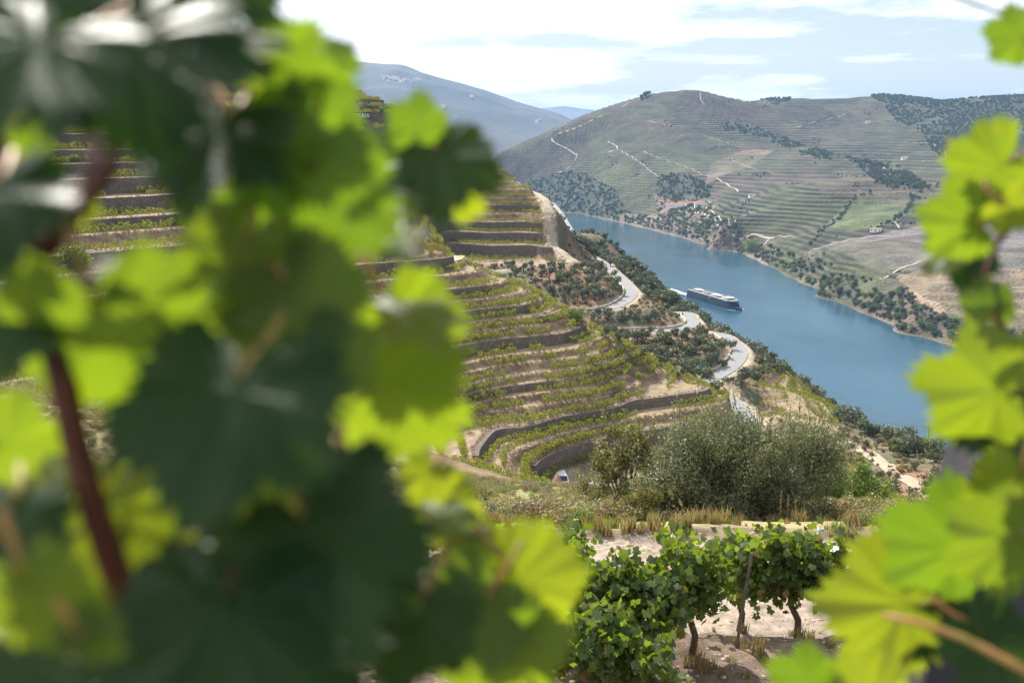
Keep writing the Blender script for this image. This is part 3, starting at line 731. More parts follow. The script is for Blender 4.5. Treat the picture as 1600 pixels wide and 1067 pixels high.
# ------------------------------------------------------------------ contours of the terraced slopes
gx = np.arange(-175, 80, 2.0); gy = np.arange(126, 640, 2.0)
GX, GY = np.meshgrid(gx, gy); GR = near_raw(GX, GY); GZ = GR + wob(GX, GY)
GM, GA, GE, GF = regions(GX, GY, GR)
def contours(Zg, lev):
    """marching squares, chained into polylines"""
    seg = {}; ny, nx = Zg.shape; s = Zg > lev
    cells = np.argwhere((s[:-1, :-1] != s[1:, 1:]) | (s[1:, :-1] != s[:-1, 1:]) | (s[:-1, :-1] != s[:-1, 1:]))
    adj = {}; pts = {}
    def ep(j, i, h):     # edge id -> point
        k = (j, i, h)
        if k not in pts:
            a = Zg[j, i]; b = Zg[j, i+1] if h == 0 else Zg[j+1, i]; t = (lev - a) / (b - a)
            pts[k] = (gx[i] + (gx[1]-gx[0]) * t, gy[j]) if h == 0 else (gx[i], gy[j] + (gy[1]-gy[0]) * t)
        return k
    for j, i in cells:
        a, b, c_, d_ = s[j, i], s[j, i+1], s[j+1, i+1], s[j+1, i]; e = []
        if a != b: e.append(ep(j, i, 0))
        if b != c_: e.append(ep(j, i+1, 1))
        if d_ != c_: e.append(ep(j+1, i, 0))
        if a != d_: e.append(ep(j, i, 1))
        for q in range(0, len(e) - 1, 2):
            adj.setdefault(e[q], []).append(e[q+1]); adj.setdefault(e[q+1], []).append(e[q])
    seen = set(); out = []
    for st_ in sorted(adj, key=lambda k: len(adj[k])):
        if st_ in seen: continue
        ch = [st_]; seen.add(st_)
        while True:
            nx_ = [k for k in adj[ch[-1]] if k not in seen]
            if not nx_: break
            ch.append(nx_[0]); seen.add(nx_[0])
        if len(ch) > 4: out.append(np.array([pts[k] for k in ch]))
    return out
def resample2(p, step, sm=2):
    for _ in range(sm):
        q = p.copy(); q[1:-1] = (p[:-2] + 2 * p[1:-1] + p[2:]) / 4; p = q
    L = np.concatenate([[0], np.cumsum(np.linalg.norm(np.diff(p, axis=0), axis=1))]); n = max(2, int(L[-1] / step) + 1); s = np.linspace(0, L[-1], n)
    return np.stack([np.interp(s, L, p[:, k]) for k in range(2)], 1)
def runs(mask, minlen):
    out = []; i = 0
    while i < len(mask):
        if mask[i]:
            j = i
            while j + 1 < len(mask) and mask[j+1]: j += 1
            if j - i + 1 >= minlen: out.append((i, j))
            i = j + 1
        else: i += 1
    return out
EXTM = {-57.0: [(830,1045)], -53.3: [(722,1112)], -48.7: [(560,872)], -47.5: [(928,996)], -42.2: [(480,912)], -39.2: [(834,872)], -37.4: [(703,826)], -33.6: [(480,764)], -28.2: [(480,704)], -25.2: [(480,640),(-80,300)]}
LABM = {-57.0: 'curved retaining wall ringing the small paved yard', -53.3: 'long curved stone retaining wall below the lowest big vine terraces, above the yard wall', -48.7: 'straight stone retaining wall ending midway across the main terraces, left of the short curved one',
        -47.5: 'short curved retaining wall with a dark end post on the nose of the spur', -42.2: 'stone retaining wall ending in a small square pillar on the spur edge', -39.2: 'shortest humped wall section near the spur edge above the pillar wall',
        -37.4: 'stepped stone wall under the narrow dry rows, two walls above the pillar wall', -33.6: 'retaining wall with a bright crack just below the pale track', -28.2: 'tall retaining wall beside the inner bend of the pale track', -25.2: 'small wall ending under the nose just above the track wall'}
walls = []
def grad_raw(p):
    e = 0.6; gx_ = (near_raw(p[:, 0] + e, p[:, 1]) - near_raw(p[:, 0] - e, p[:, 1])) / (2*e); gy_ = (near_raw(p[:, 0], p[:, 1] + e) - near_raw(p[:, 0], p[:, 1] - e)) / (2*e)
    return np.stack([gx_, gy_], 1)
def wall_ribbon(p, ztop, hgt, ramp_w, name, lab, group=None):
    g = grad_raw(p); s = np.linalg.norm(g, axis=1); n = -g / (s[:, None] + 1e-6)
    for _ in range(3): n[1:-1] = (n[:-2] + n[1:-1] * 2 + n[2:]) / 4
    n /= np.linalg.norm(n, axis=1)[:, None]
    ramp = np.clip(ramp_w / np.maximum(s, 0.1), 0.2, 2.2)
    tops = ztop + 0.14 + 0.07 * vnoise(p[:, 0], p[:, 1], 1.3, 81)
    ext = ramp * 0 + 0.55
    bo = p + n * (ramp + 0.35)[:, None]; to = p + n * (ramp * 0.72 + 0.12)[:, None]; ti = p - n * 0.25
    jit = 0.06 * vnoise(p[:, 0] * 3, p[:, 1] * 3, 1.0, 83)
    mid = (bo + to) / 2 + n * jit[:, None]
    V = np.stack([np.column_stack([bo[:, 0], bo[:, 1], tops - hgt - 0.5]), np.column_stack([mid[:, 0], mid[:, 1], tops - hgt / 2]), np.column_stack([to[:, 0], to[:, 1], tops]), np.column_stack([ti[:, 0], ti[:, 1], tops]), np.column_stack([ti[:, 0], ti[:, 1], tops - hgt - 0.5])], 1).reshape(-1, 3)
    nn = 5; i = np.arange(len(p) - 1)[:, None] * nn + np.arange(nn)[None]; i2 = np.arange(len(p) - 1)[:, None] * nn + (np.arange(nn)[None] + 1) % nn
    F_ = np.stack([i, i2, i2 + nn, i + nn], -1).reshape(-1, 4)
    me = bpy.data.meshes.new(name); L = len(p) * nn
    me.from_pydata(V.tolist(), [], F_.tolist() + [[4, 3, 2, 1, 0], [L-5, L-4, L-3, L-2, L-1]]); me.update()
    o = link(name, me, mat=M_stone); o.location = (0, 0, CAMZ)
    setp(o, lab, 'wall', group); walls.append(o)
row_pts = []; edge_pts = []
for (LV, GMask, tag_) in ((LM, GM, 'M'), (LA, GA, 'A')):
    Zm = np.where(GMask, GZ, np.nan)
    for li in range(1, len(LV)):
        lev, kd = LV[li]; dz = lev - LV[li-1][0]
        if lev > 48: break
        for pl in contours(GZ, lev):
            p = resample2(pl, 1.2)
            z3 = np.column_stack([p, np.full(len(p), lev)]); px, py = project(z3)
            r = near_raw(p[:, 0], p[:, 1]); m_, a_, e_, f_ = regions(p[:, 0], p[:, 1], r); ok = m_ if tag_ == 'M' else a_
            vis = (px > -70) & (px < 1200) & (py < 1100) & (py > -80)
            g = grad_raw(p); face = g[:, 1] > -0.05 * np.abs(g[:, 0]) - 0.02
            db, _, _ = dist_path(p[:, 0], p[:, 1], BENCH[::2]); dtk, _, _ = dist_path(p[:, 0], p[:, 1], TRACK[::2]); dr, _, _ = dist_path(p[:, 0], p[:, 1], ROAD[::3])
            free = (db > 2.6) & (dtk > 3) & (dr > 5)
            if tag_ == 'M':
                if lev in EXTM: w_ok = np.zeros(len(p), bool); [w_ok.__ior__((px >= a) & (px <= b)) for a, b in EXTM[lev]]; lab = LABM[lev]; grp = None
                else: w_ok = (px < 620) if kd == 'w' else np.zeros(len(p), bool); lab = 'dry stone terrace wall on the steep left hillside, glimpsed between blurred leaves'; grp = 'terrace walls on the left hillside'
                if lev in EXTM and lev != -25.2: free = np.ones(len(p), bool)
            else:
                w_ok = ((px > 560) & (px < 885)) if kd == 'w' else np.zeros(len(p), bool)
                lab = {-44.8: 'lowest long dark terrace wall above the olive slope', -40.8: 'second long dark wall above the olive slope, ending at the pale track', -37.2: 'third dark wall above the olive slope', -31.2: 'uppermost short dark wall under the unwalled green terraces'}.get(lev, 'stone terrace wall high on the farther spur'); grp = 'terrace walls on the farther spur'
            mk = ok & vis & face & free & w_ok
            if kd == 'b' or True: edge_pts.append((p - grad_raw(p) * 0)[ok & vis & (db > 2) & (dtk > 2.5)])
            for (i, j) in runs(mk, 8):
                wall_ribbon(p[i:j+1], lev, dz * 0.86, (0.13 if kd == 'w' else 0.42) * dz, 'terrace_wall', lab, grp)
        # vine rows on the tread below this edge
        w = 0.13 if kd == 'w' else 0.42; fr = (0.22, 0.72) if dz > 2.2 else (0.3, 0.8)
        if dz > 3.6: fr = (0.12, 0.42, 0.75)
        for f_r in fr:
            lv2 = LV[li-1][0] + dz * (1 - w) * f_r
            for pl in contours(GZ, lv2):
                p = resample2(pl, 0.95)
                r = near_raw(p[:, 0], p[:, 1]); m_, a_, e_, f_ = regions(p[:, 0], p[:, 1], r); ok = m_ if tag_ == 'M' else a_
                px, py = project(np.column_stack([p, r])); ok &= (px > -60) & (px < 1180) & (py > -60)
                if ok.any(): row_pts.append(p[ok])
row_pts = np.vstack(row_pts)
d1, _, _ = dist_path(row_pts[:, 0], row_pts[:, 1], BENCH[::2]); d2, _, _ = dist_path(row_pts[:, 0], row_pts[:, 1], TRACK[::2]); d3, _, _ = dist_path(row_pts[:, 0], row_pts[:, 1], ROAD[::3]); d4, _, _ = dist_path(row_pts[:, 0], row_pts[:, 1], PAD)
gap = vnoise(row_pts[:, 0], row_pts[:, 1], 9, 91) + 0.9 * vnoise(row_pts[:, 0], row_pts[:, 1], 3, 92)
row_pts = row_pts[(d1 > 2) & (d2 > 2.3) & (d3 > 4) & (d4 > 10) & (gap > -0.5)]
# ------------------------------------------------------------------ plants: sources shared by all copies
def leaf_cloud(n, centre_fn, size, aspect=1.0, up=0.0, r=None):
    """n small quads; centre_fn -> (p, outward normal)"""
    r = r or rng; V = []; 
    P_, N_ = centre_fn(n)
    N_ = N_ + r.normal(0, 0.6, N_.shape); N_[:, 2] += up; N_ /= np.linalg.norm(N_, axis=1)[:, None]
    T = np.cross(N_, r.normal(0, 1, N_.shape)); T /= np.linalg.norm(T, axis=1)[:, None] + 1e-9; B = np.cross(N_, T)
    s = size * r.uniform(0.6, 1.3, n)[:, None]; a = T * s * aspect * 0.5; b = B * s * 0.5
    V = np.stack([P_ - a, P_ - b * 0.9, P_ + a, P_ + b * 1.1], 1).reshape(-1, 3)
    return V, np.arange(4 * n).reshape(-1, 4)
def blob_fn(blobs, r=None, shell=0.55):
    r = r or rng; bl = np.array(blobs, float); w = bl[:, 3] ** 2; w = w / w.sum()
    def fn(n):
        k = r.choice(len(bl), n, p=w); d = r.normal(0, 1, (n, 3)); d /= np.linalg.norm(d, axis=1)[:, None]
        rad = (shell + (1 - shell) * r.uniform(0, 1, n) ** 0.6)[:, None] * bl[k, 3:4]
        p = bl[k, :3] + d * rad * np.array([1, 1, 0.85]); p[:, 2] = np.maximum(p[:, 2], 0.02); return p, d
    return fn
TWO = {}
def two(name, V, F_, mb, mat, mat2):
    """joined mesh for uncountable copies; crown and trunk meshes kept apart for plants that are things"""
    me = bpy.data.meshes.new(name); q = V.tolist(); m0 = len(q)
    me.from_pydata(q + [tuple(v) for v in mb.v], [], F_.tolist() + [tuple(m0 + i for i in f) for f in mb.f]); me.materials.append(mat); me.materials.append(mat2)
    idx = np.zeros(len(me.polygons), np.int32); idx[len(F_):] = 1; me.polygons.foreach_set('material_index', idx); me.update()
    cr = mesh_np('crown', V, F_); cr.materials.append(mat); tk = bpy.data.meshes.new('trunk'); tk.from_pydata([tuple(v) for v in mb.v], [], mb.f); tk.materials.append(mat2); tk.update()
    TWO[me.name] = (cr, tk); return me
def stand(name, var, loc, s, rz=None, sz=None, crown='crown'):
    e = empty(name, loc, rng.uniform(0, 6.28) if rz is None else rz); e.scale = (s, s, s if sz is None else sz)
    cr, tk = TWO[var.name]; a = link(crown, cr, e); a['kind'] = 'stuff'; link('trunk', tk, e); return e
def bush_mesh(name, n, rad, h, leaf, nb, mat, seed, aspect=1.0, trunk=True):
    r = np.random.default_rng(seed)
    bl = []
    for i in range(nb):
        a = r.uniform(0, 6.28); q = rad * r.uniform(0.15, 0.62); rr = rad * r.uniform(0.32, 0.55)
        bl.append((q * math.cos(a), q * math.sin(a), r.uniform(0.35, 0.8) * h, rr))
    V, F_ = leaf_cloud(n, blob_fn(bl, r), leaf, aspect, 0.3, r)
    if trunk:
        mb = MB(); mb.tube([(0, 0, -0.5), (0.05 * rad, 0, h * 0.35), (0.1 * rad, 0.05 * rad, h * 0.6)], [rad * .1, rad * .07, rad * .04], 5)
        return two(name, V, F_, mb, mat, M_wood)
    me = mesh_np(name, V, F_); me.materials.append(mat); return me
def scatter(name, P_, S, variants, label, kind='stuff', rz=None, cat=None, flat=None):
    """many uncountable plants as ONE object: instances on points"""
    P_ = np.asarray(P_, float); n = len(P_)
    me = bpy.data.meshes.new(name); me.vertices.add(n); me.vertices.foreach_set('co', P_.astype(np.float32).ravel())
    attr_f(me, 'scl', S); attr_f(me, 'rot', rng.uniform(0, 6.28, n) if rz is None else rz)
    a = me.attributes.new('pick', 'INT', 'POINT'); a.data.foreach_set('value', rng.integers(0, len(variants), n).astype(np.int32)); me.update()
    o = link(name, me)
    src = bpy.data.collections.new(name + '_sources')
    for i, v in enumerate(variants):
        so_ = bpy.data.objects.new(name + '_source', v); src.objects.link(so_)
    ng = bpy.data.node_groups.new(name + '_nodes', 'GeometryNodeTree'); ng.is_modifier = True
    ng.interface.new_socket('Geometry', in_out='INPUT', socket_type='NodeSocketGeometry'); ng.interface.new_socket('Geometry', in_out='OUTPUT', socket_type='NodeSocketGeometry')
    N = ng.nodes; gi = N.new('NodeGroupInput'); go = N.new('NodeGroupOutput'); iop = N.new('GeometryNodeInstanceOnPoints'); ci = N.new('GeometryNodeCollectionInfo')
    ci.inputs['Collection'].default_value = src; ci.inputs['Separate Children'].default_value = True; ci.inputs['Reset Children'].default_value = True
    def na(nm, dt):
        q = N.new('GeometryNodeInputNamedAttribute'); q.data_type = dt; q.inputs['Name'].default_value = nm; return q.outputs[0]
    L = ng.links.new
    L(gi.outputs[0], iop.inputs['Points']); L(ci.outputs[0], iop.inputs['Instance']); iop.inputs['Pick Instance'].default_value = True
    L(na('pick', 'INT'), iop.inputs['Instance Index']); L(na('scl', 'FLOAT'), iop.inputs['Scale'])
    cx_ = N.new('ShaderNodeCombineXYZ'); L(na('rot', 'FLOAT'), cx_.inputs[2]); L(cx_.outputs[0], iop.inputs['Rotation'])
    L(iop.outputs[0], go.inputs[0])
    md = o.modifiers.new('scatter', 'NODES'); md.node_group = ng
    setp(o, label, cat, None, kind); return o
# terrace vines
def vine_mesh(seed):
    r = np.random.default_rng(seed)
    def fn(n):
        z = r.uniform(0.35, 1.35, n) ; w = 0.36 * np.sin(np.clip((z - 0.2) / 1.3, 0, 1) * 3.0) + 0.08
        a = r.uniform(0, 6.28, n); q = w * r.uniform(0.3, 1, n) ** .5
        d = np.stack([np.cos(a), np.sin(a), r.normal(0, .3, n)], 1); return np.stack([q * np.cos(a) * 1.25, q * np.sin(a), z], 1), d
    V, F_ = leaf_cloud(95, fn, 0.17, 1.0, 0.2, r)
    mb = MB(); mb.tube([(0, 0, -0.2), (0.05, 0.02, 0.3), (-0.02, 0.03, 0.65)], [0.045, 0.035, 0.02], 4)
    return two('vine', V, F_, mb, M_vleaf, M_bark)
VM = [vine_mesh(s) for s in (1, 2, 3, 4)]
rz_ = near_z(row_pts[:, 0], row_pts[:, 1])
RP = np.column_stack([row_pts, rz_ + CAMZ - 0.02]); px, py = project(np.column_stack([row_pts, rz_]))
RP[:, :2] += rng.normal(0, 0.12, (len(RP), 2))
# the ones that show largest in the open part of the picture become things of their own
openp = (px > 700) & (px < 1100) & (py > 395) & (py < 765)
score = np.where(openp, RP[:, 1], 1e9); o_ = np.argsort(score); ind = o_[:300]; rest = o_[300:]
for i in ind:
    s = rng.uniform(0.95, 1.4); v = stand('grapevine', VM[int(rng.integers(0, 4))], RP[i], s, crown='foliage')
    zz = RP[i, 2] - CAMZ; where = 'on the lowest ledge just above the paved yard' if zz < -57.3 else 'between yard wall and long curved wall' if zz < -53.6 else 'just above the long curved wall' if zz < -51 else 'on the sunny rows below the straight wall'
    side = 'left part' if px[i] < 800 else 'middle' if px[i] < 900 else 'right part'
    setp(v, ('tall' if s > 1.25 else 'small' if s < 1.08 else 'medium') + ' terrace vine ' + where, 'vine', 'vines in rows on the lower terraces')
scatter('terrace_vines', RP[rest], rng.uniform(0.75, 1.3, len(rest)), VM, 'rows of small yellow-green vines covering the upper and farther terraces')

BM_scrub = [bush_mesh('scrub', 320, 1.6, 2.0, 0.34, 6, M_scrub, s) for s in (11, 12, 13)]
BM_olive = [bush_mesh('olive', 380, 1.7, 3.0, 0.30, 7, M_olive, s) for s in (21, 22, 23)]
BM_tree = [bush_mesh('tree', 1500, 3.6, 6.4, 0.42, 13, M_forest, s) for s in (31, 32, 33)]
BM_lite = [bush_mesh('tree', 1500, 3.4, 6.0, 0.40, 12, M_bright, s) for s in (41, 42)]
def on_near(px, py, y0=20, y1=640): return hit_near(px, py, y0, y1)
# olives on the bank of spur A: rows that can be told apart
cnt = 0
def plant(name, px, py, meshes, s, label, cat, group, y0=150, sink=0.15, dx=0, dy=0):
    q = on_near(px, py, y0)
    if q is None: return None
    o = stand(name, meshes[int(rng.integers(0, len(meshes)))], (q[0] + dx, q[1] + dy, q[2] + CAMZ - sink), s)
    return setp(o, label, cat, group)
for row, (y_, x0_, x1_, st_) in enumerate(((424,790,950,15),(434,812,965,15),(446,840,975,15),(458,862,975,14),(468,880,960,15),(420,945,965,12))):
    for x_ in np.arange(x0_, x1_, st_):
        plant('olive_tree', x_ + rng.uniform(-5, 5), y_ + rng.uniform(-4, 4), BM_olive, rng.uniform(1.0, 1.6), 'round olive tree in the %s row of the olive slope' % ('topmost', 'second', 'third', 'fourth', 'lowest', 'short upper right')[row], 'olive tree', 'olive trees above the upper road bend')
for (x0_, x1_, y_, n_) in ((925,1045,498,13), (970,1110,536,16), (1000,1140,552,14), (1030,1130,570,10), (1060,1105,588,6), (945,1100,526,12)):
    for x_ in np.linspace(x0_, x1_, n_):
        plant('shrub', x_ + rng.uniform(-5, 5), y_ + rng.uniform(-5, 5), BM_scrub if rng.random() < .45 else BM_olive, rng.uniform(.8, 1.55), 'dark shrub ' + {498: 'on the bank above the middle road straight', 536: 'on the upper rocks right of the middle road bend', 552: 'on the mid slope left of the lowest bend', 570: 'on the lower slope left of the lowest bend', 588: 'by the green shelter', 526: 'just under the middle road parapet'}[y_], 'shrub', 'shrubs between the road bends')
SC_ = []
# belt of trees down the river side of the roads
for k_ in range(6500):
    x = rng.uniform(20, 150); y = rng.uniform(190, 800); SC_.append((x, y))
SC_ = np.array(SC_); zr = near_raw(SC_[:, 0], SC_[:, 1]); zz_ = near_z(SC_[:, 0], SC_[:, 1]); dr, _, _ = dist_path(SC_[:, 0], SC_[:, 1], ROAD[::2]); dtk, _, _ = dist_path(SC_[:, 0], SC_[:, 1], TRACK[::2])
m_, a_, e_, f_ = regions(SC_[:, 0], SC_[:, 1], zr)
den = vnoise(SC_[:, 0], SC_[:, 1], 22, 95)
east = SC_[:, 0] > np.interp(SC_[:, 1], [200, 240, 296, 350, 413, 426, 480, 560, 660, 800], [72, 75, 66, 60, 47, 29, 23, 30, 34, 20])
low = SC_[:, 1] < 250
ok = ~(m_ | a_ | e_ | f_) & (dr > 5.5) & (dtk > 4) & (zz_ > -148) & (den > np.where(low, 0.25, -0.35)) & east
q = SC_[ok]; zq = zz_[ok]; px, py = project(np.column_stack([q, zq]))
nearest = np.argsort(q[:, 1])
inv = (zq > -100)
vis_i = [i for i in nearest if inv[i]][:240]
for i in vis_i:
    b_ = BM_olive if rng.random() < .35 else BM_scrub
    s = rng.uniform(1.0, 1.9); o = stand('shrub', b_[int(rng.integers(0, 3))], (q[i, 0], q[i, 1], zq[i] + CAMZ - .2), s)
    setp(o, ('large ' if s > 1.45 else 'small ') + ('silvery' if b_ is BM_olive else 'dark green') + ' shrub on the river side ' + ('of the lower right slope' if q[i, 1] < 270 else 'of the lowest road bend' if q[i, 1] < 320 else 'of the middle road bend' if q[i, 1] < 370 else 'of the upper road bend'), 'shrub', 'shrubs on the river side of the road')
ri = np.array([i for i in range(len(q)) if i not in set(vis_i)])
scatter('hillside_scrub', np.column_stack([q[ri], zq[ri] + CAMZ - .2]), rng.uniform(1.1, 2.1, len(ri)), BM_scrub + BM_olive, 'thicket covering the steep slope between the road and the river')
# lower scrub and dry tufts on all rough ground
def tuft(seed, n, h, w, mat):
    r = np.random.default_rng(seed); V = []; F_ = []
    for i in range(n):
        a = r.uniform(0, 6.28); q = w * r.uniform(0, 1) ** .5; hh = h * r.uniform(.5, 1.1); l = r.uniform(-.35, .35, 2) * hh; t = r.uniform(0, 6.28); bw = hh * 0.035 + 0.003
        x, y = q * math.cos(a), q * math.sin(a); dx, dy = bw * math.cos(t), bw * math.sin(t); k_ = len(V)
        V += [(x - dx, y - dy, -.03), (x + dx, y + dy, -.03), (x + l[0] * .5 + dx * .7, y + l[1] * .5 + dy * .7, hh * .6), (x + l[0] * .5 - dx * .7, y + l[1] * .5 - dy * .7, hh * .6), (x + l[0], y + l[1], hh)]
        F_ += [(k_, k_+1, k_+2, k_+3), (k_+3, k_+2, k_+4)]
    me = bpy.data.meshes.new('tuft'); me.from_pydata(V, [], F_); me.materials.append(mat); me.update(); return me
BM_low = [bush_mesh('low', 130, 0.8, 0.7, 0.22, 4, m, s, trunk=False) for s, m in ((51, M_scrub), (52, M_dry), (53, M_reddry), (54, M_scrub))]
T_ = np.column_stack([rng.uniform(-20, 110, 9000), rng.uniform(150, 640, 9000)]); zr = near_raw(T_[:, 0], T_[:, 1]); m_, a_, e_, f_ = regions(T_[:, 0], T_[:, 1], zr)
dr, _, _ = dist_path(T_[:, 0], T_[:, 1], ROAD[::2]); dtk, _, _ = dist_path(T_[:, 0], T_[:, 1], TRACK[::2]); d4, _, _ = dist_path(T_[:, 0], T_[:, 1], PAD)
ok = ~(m_ | a_ | e_) & ~f_ & (dr > 4.6) & (dtk > 3) & (d4 > 10) & (zr > -120); T_ = T_[ok]
scatter('low_scrub', np.column_stack([T_, near_z(T_[:, 0], T_[:, 1]) + CAMZ - .05]), rng.uniform(.5, 1.6, len(T_)), BM_low, 'low mixed scrub and dry grass clumps on the rough slopes')
EP = np.vstack(edge_pts); EP = EP[rng.random(len(EP)) < .9] + rng.normal(0, .22, (int(0), 2)) if False else np.vstack(edge_pts)
EP = np.vstack([EP + rng.normal(0, .18, EP.shape), EP + rng.normal(0, .35, EP.shape)])
BM_fr = [bush_mesh('fringe', 60, 0.45, 0.34, 0.13, 3, m, s, 0.5, trunk=False) for s, m in ((81, M_fringe), (82, M_dry), (83, M_fringe), (84, M_fringe))]
scatter('bank_grass', np.column_stack([EP, near_z(EP[:, 0], EP[:, 1]) + CAMZ - .05]), rng.uniform(.6, 1.5, len(EP)), BM_fr, 'dry reddish grass fringing the terrace edges and banks')
# vines in the small plots at the point and on the striped slope
T_ = []
for y in np.arange(92, 200, 1.9):
    for x in np.arange(20, 90, 0.95): T_.append((x + (y % 3) * .2, y + 0.35 * x % 2.0))
T_ = np.array(T_); zr = near_raw(T_[:, 0], T_[:, 1]); m_, a_, e_, f_ = regions(T_[:, 0], T_[:, 1], zr); T_ = T_[f_ & (T_[:, 1] < 198)]
T2 = []
for lv2 in np.arange(-69, -60.5, 0.85):
    for pl in contours(GR, lv2):
        p = resample2(pl, 1.1); r_ = near_raw(p[:, 0], p[:, 1]); m_, a_, e_, f_ = regions(p[:, 0], p[:, 1], r_)
        if e_.any(): T2.append(p[e_])
T_ = np.vstack([T_] + T2) if T2 else T_
T_ = T_ + rng.normal(0, .12, T_.shape)
scatter('slope_vines', np.column_stack([T_, near_z(T_[:, 0], T_[:, 1]) + CAMZ - .02]), rng.uniform(.7, 1.1, len(T_)), VM, 'yellow-green vines filling the slope on the right beside the dirt path')
# brush just below the camera
BM_brush = [bush_mesh('brush', 420, 0.7, 0.75, 0.085, 6, m, s, 0.6, trunk=False) for s, m in ((61, M_dry), (62, M_bright), (63, M_reddry), (64, M_olive), (65, M_dry))]
n_ = 9000; yy_ = 17.5 + 75 * rng.uniform(0, 1, n_) ** 1.5; T_ = np.column_stack([rng.uniform(-0.52, 0.42, n_) * yy_, yy_])
den = vnoise(T_[:, 0], T_[:, 1], 6, 97) ; T_ = T_[den > -0.55]
scatter('brush', np.column_stack([T_, near_z(T_[:, 0], T_[:, 1]) + CAMZ - .05]), rng.uniform(.5, 1.1, len(T_)) * .6, BM_brush, 'tangled dry grass and green brush on the slope just below the dirt road')
n2_ = 520; y2_ = rng.uniform(15.3, 18.5, n2_); T2_ = np.column_stack([rng.uniform(-.5, .45, n2_) * y2_, y2_]); z2_ = np.where(y2_ < 17.6, fg_z(T2_[:, 0], T2_[:, 1]), near_z(T2_[:, 0], T2_[:, 1]))
kb_ = ~((T2_[:, 0] / T2_[:, 1] > .07) & (T2_[:, 0] / T2_[:, 1] < .31)); T2_ = T2_[kb_]; z2_ = z2_[kb_]; n2_ = len(z2_)
scatter('verge_brush', np.column_stack([T2_, z2_ + CAMZ - .04]), rng.uniform(.2, .55, n2_), BM_brush, 'low dry and green brush on the far verge of the dirt road')
TF = [tuft(71, 60, .5, .22, M_dry), tuft(72, 50, .38, .2, M_dry), tuft(73, 40, .45, .15, M_dry), tuft(74, 45, .3, .25, M_bright)]
n_ = 2600; yy_ = rng.uniform(14.85, 21, n_); T_ = np.column_stack([rng.uniform(-.5, .45, n_) * yy_, yy_]); kk = vnoise(T_[:, 0], T_[:, 1], .9, 88) + .5 * vnoise(T_[:, 0], T_[:, 1], .3, 89) > .05; T_ = T_[kk]; yy_ = yy_[kk]; n_ = len(yy_)
zt_ = np.where(yy_ < 17.6, fg_z(T_[:, 0], T_[:, 1]), near_z(T_[:, 0], T_[:, 1]))
scatter('dry_grass', np.column_stack([T_, zt_ + CAMZ]), rng.uniform(.12, .62, n_), TF, 'dry straw-coloured grass along the far edge of the dirt road')
n_ = 260; T_ = np.column_stack([rng.uniform(-4, 6, n_), rng.uniform(9.5, 11.9, n_)]); scatter('weeds', np.column_stack([T_, fg_z(T_[:, 0], T_[:, 1]) + CAMZ]), rng.uniform(.12, .4, n_), TF, 'sparse dry weeds between the nearest vines')
# pebbles
def stone_mesh(seed):
    r = np.random.default_rng(seed); bm = bmesh.new(); bmesh.ops.create_icosphere(bm, subdivisions=1, radius=1)
    for v in bm.verts: v.co *= r.uniform(.7, 1.15); v.co.z *= .55
    me = bpy.data.meshes.new('stone'); bm.to_mesh(me); bm.free(); me.materials.append(M_pale); return me
M_pale = mat_noise('schist_stones', (.32, .25, .19), (.52, .44, .36), 9, 4, .85, .02)
SM = [stone_mesh(s) for s in (1, 2, 3)]
n_ = 9000; yy_ = rng.uniform(8.6, 15.2, n_); T_ = np.column_stack([rng.uniform(-.48, .45, n_) * yy_, yy_])
scatter('pebbles', np.column_stack([T_, fg_z(T_[:, 0], T_[:, 1]) + CAMZ]), 0.004 + 0.035 * rng.uniform(0, 1, n_) ** 6, SM, 'loose schist pebbles on the vineyard soil and dirt road')

# ---- far side vegetation
def far_scatter(name, n, kset, s0, s1, var, lab, dens=-2, wx=(690, 1730), yr=(700, 3000)):
    y = rng.uniform(*yr, n); x = (rng.uniform(*wx, n) - 800) / FPX * y
    z, z0_, k, u = far_z(x, y, True); m = np.isin(k, kset) & (z > -148.5) & (vnoise(x, y, 55, 98) + .4 * vnoise(x, y, 17, 99) > dens)
    return scatter(name, np.column_stack([x[m], y[m], z[m] + CAMZ - .8]), rng.uniform(s0, s1, m.sum()), var, lab)
far_scatter('woodland', 75000, [3], .22, .95, BM_tree, 'dark mixed woodland filling the ravines and the right-hand ridge across the river', -.55)
far_scatter('riverside_scrub', 60000, [2, 6], .22, .95, BM_tree + BM_lite[:1], 'scattered bushes on the rocky bank across the river', -.45)
far_scatter('hedges', 24000, [0, 4, 9], .18, .6, BM_tree, 'scattered dark trees among the vineyards across the river', .62)
# trees along the far shore: things one can tell apart
shore = smooth_path([np.array(p) for p in FBANK], 9.0)
k_ = 0
for i, p in enumerate(shore):
    d_ = 1.0 if p[1] > 600 else 0
    for rep in range(2):
        if k_ >= 290: break
        off = 3 + rng.uniform(0, 14) + rep * 9; x = p[0] + off; y = p[1] + rng.uniform(-4, 4)
        z = float(far_z(np.array([x]), np.array([y]))[0])
        if z < -149.6: z = -149.6
        if 1700 < y < 1900 and rng.random() < .5: continue
        b_ = BM_lite if rng.random() < .28 else BM_tree
        s = rng.uniform(.5, 1.1); o = stand('shore_tree', b_[int(rng.integers(0, len(b_)))], (x, y, z + CAMZ - .8), s)
        setp(o, ('tall ' if s > .85 else 'low ') + ('pale green' if b_ is BM_lite else 'dark green') + ' tree ' + ('at the far waterline' if rep == 0 else 'behind the far waterline') + (' below the tan field' if y < 900 else ' below the grey slope' if y < 1180 else ' near the big round tree' if y < 1420 else ' below the white houses' if y < 1700 else ' at the far river bend'), 'tree', 'trees fringing the far shore'); k_ += 1
bt = bush_mesh('big', 5200, 12, 19, .6, 18, M_bright, 301)
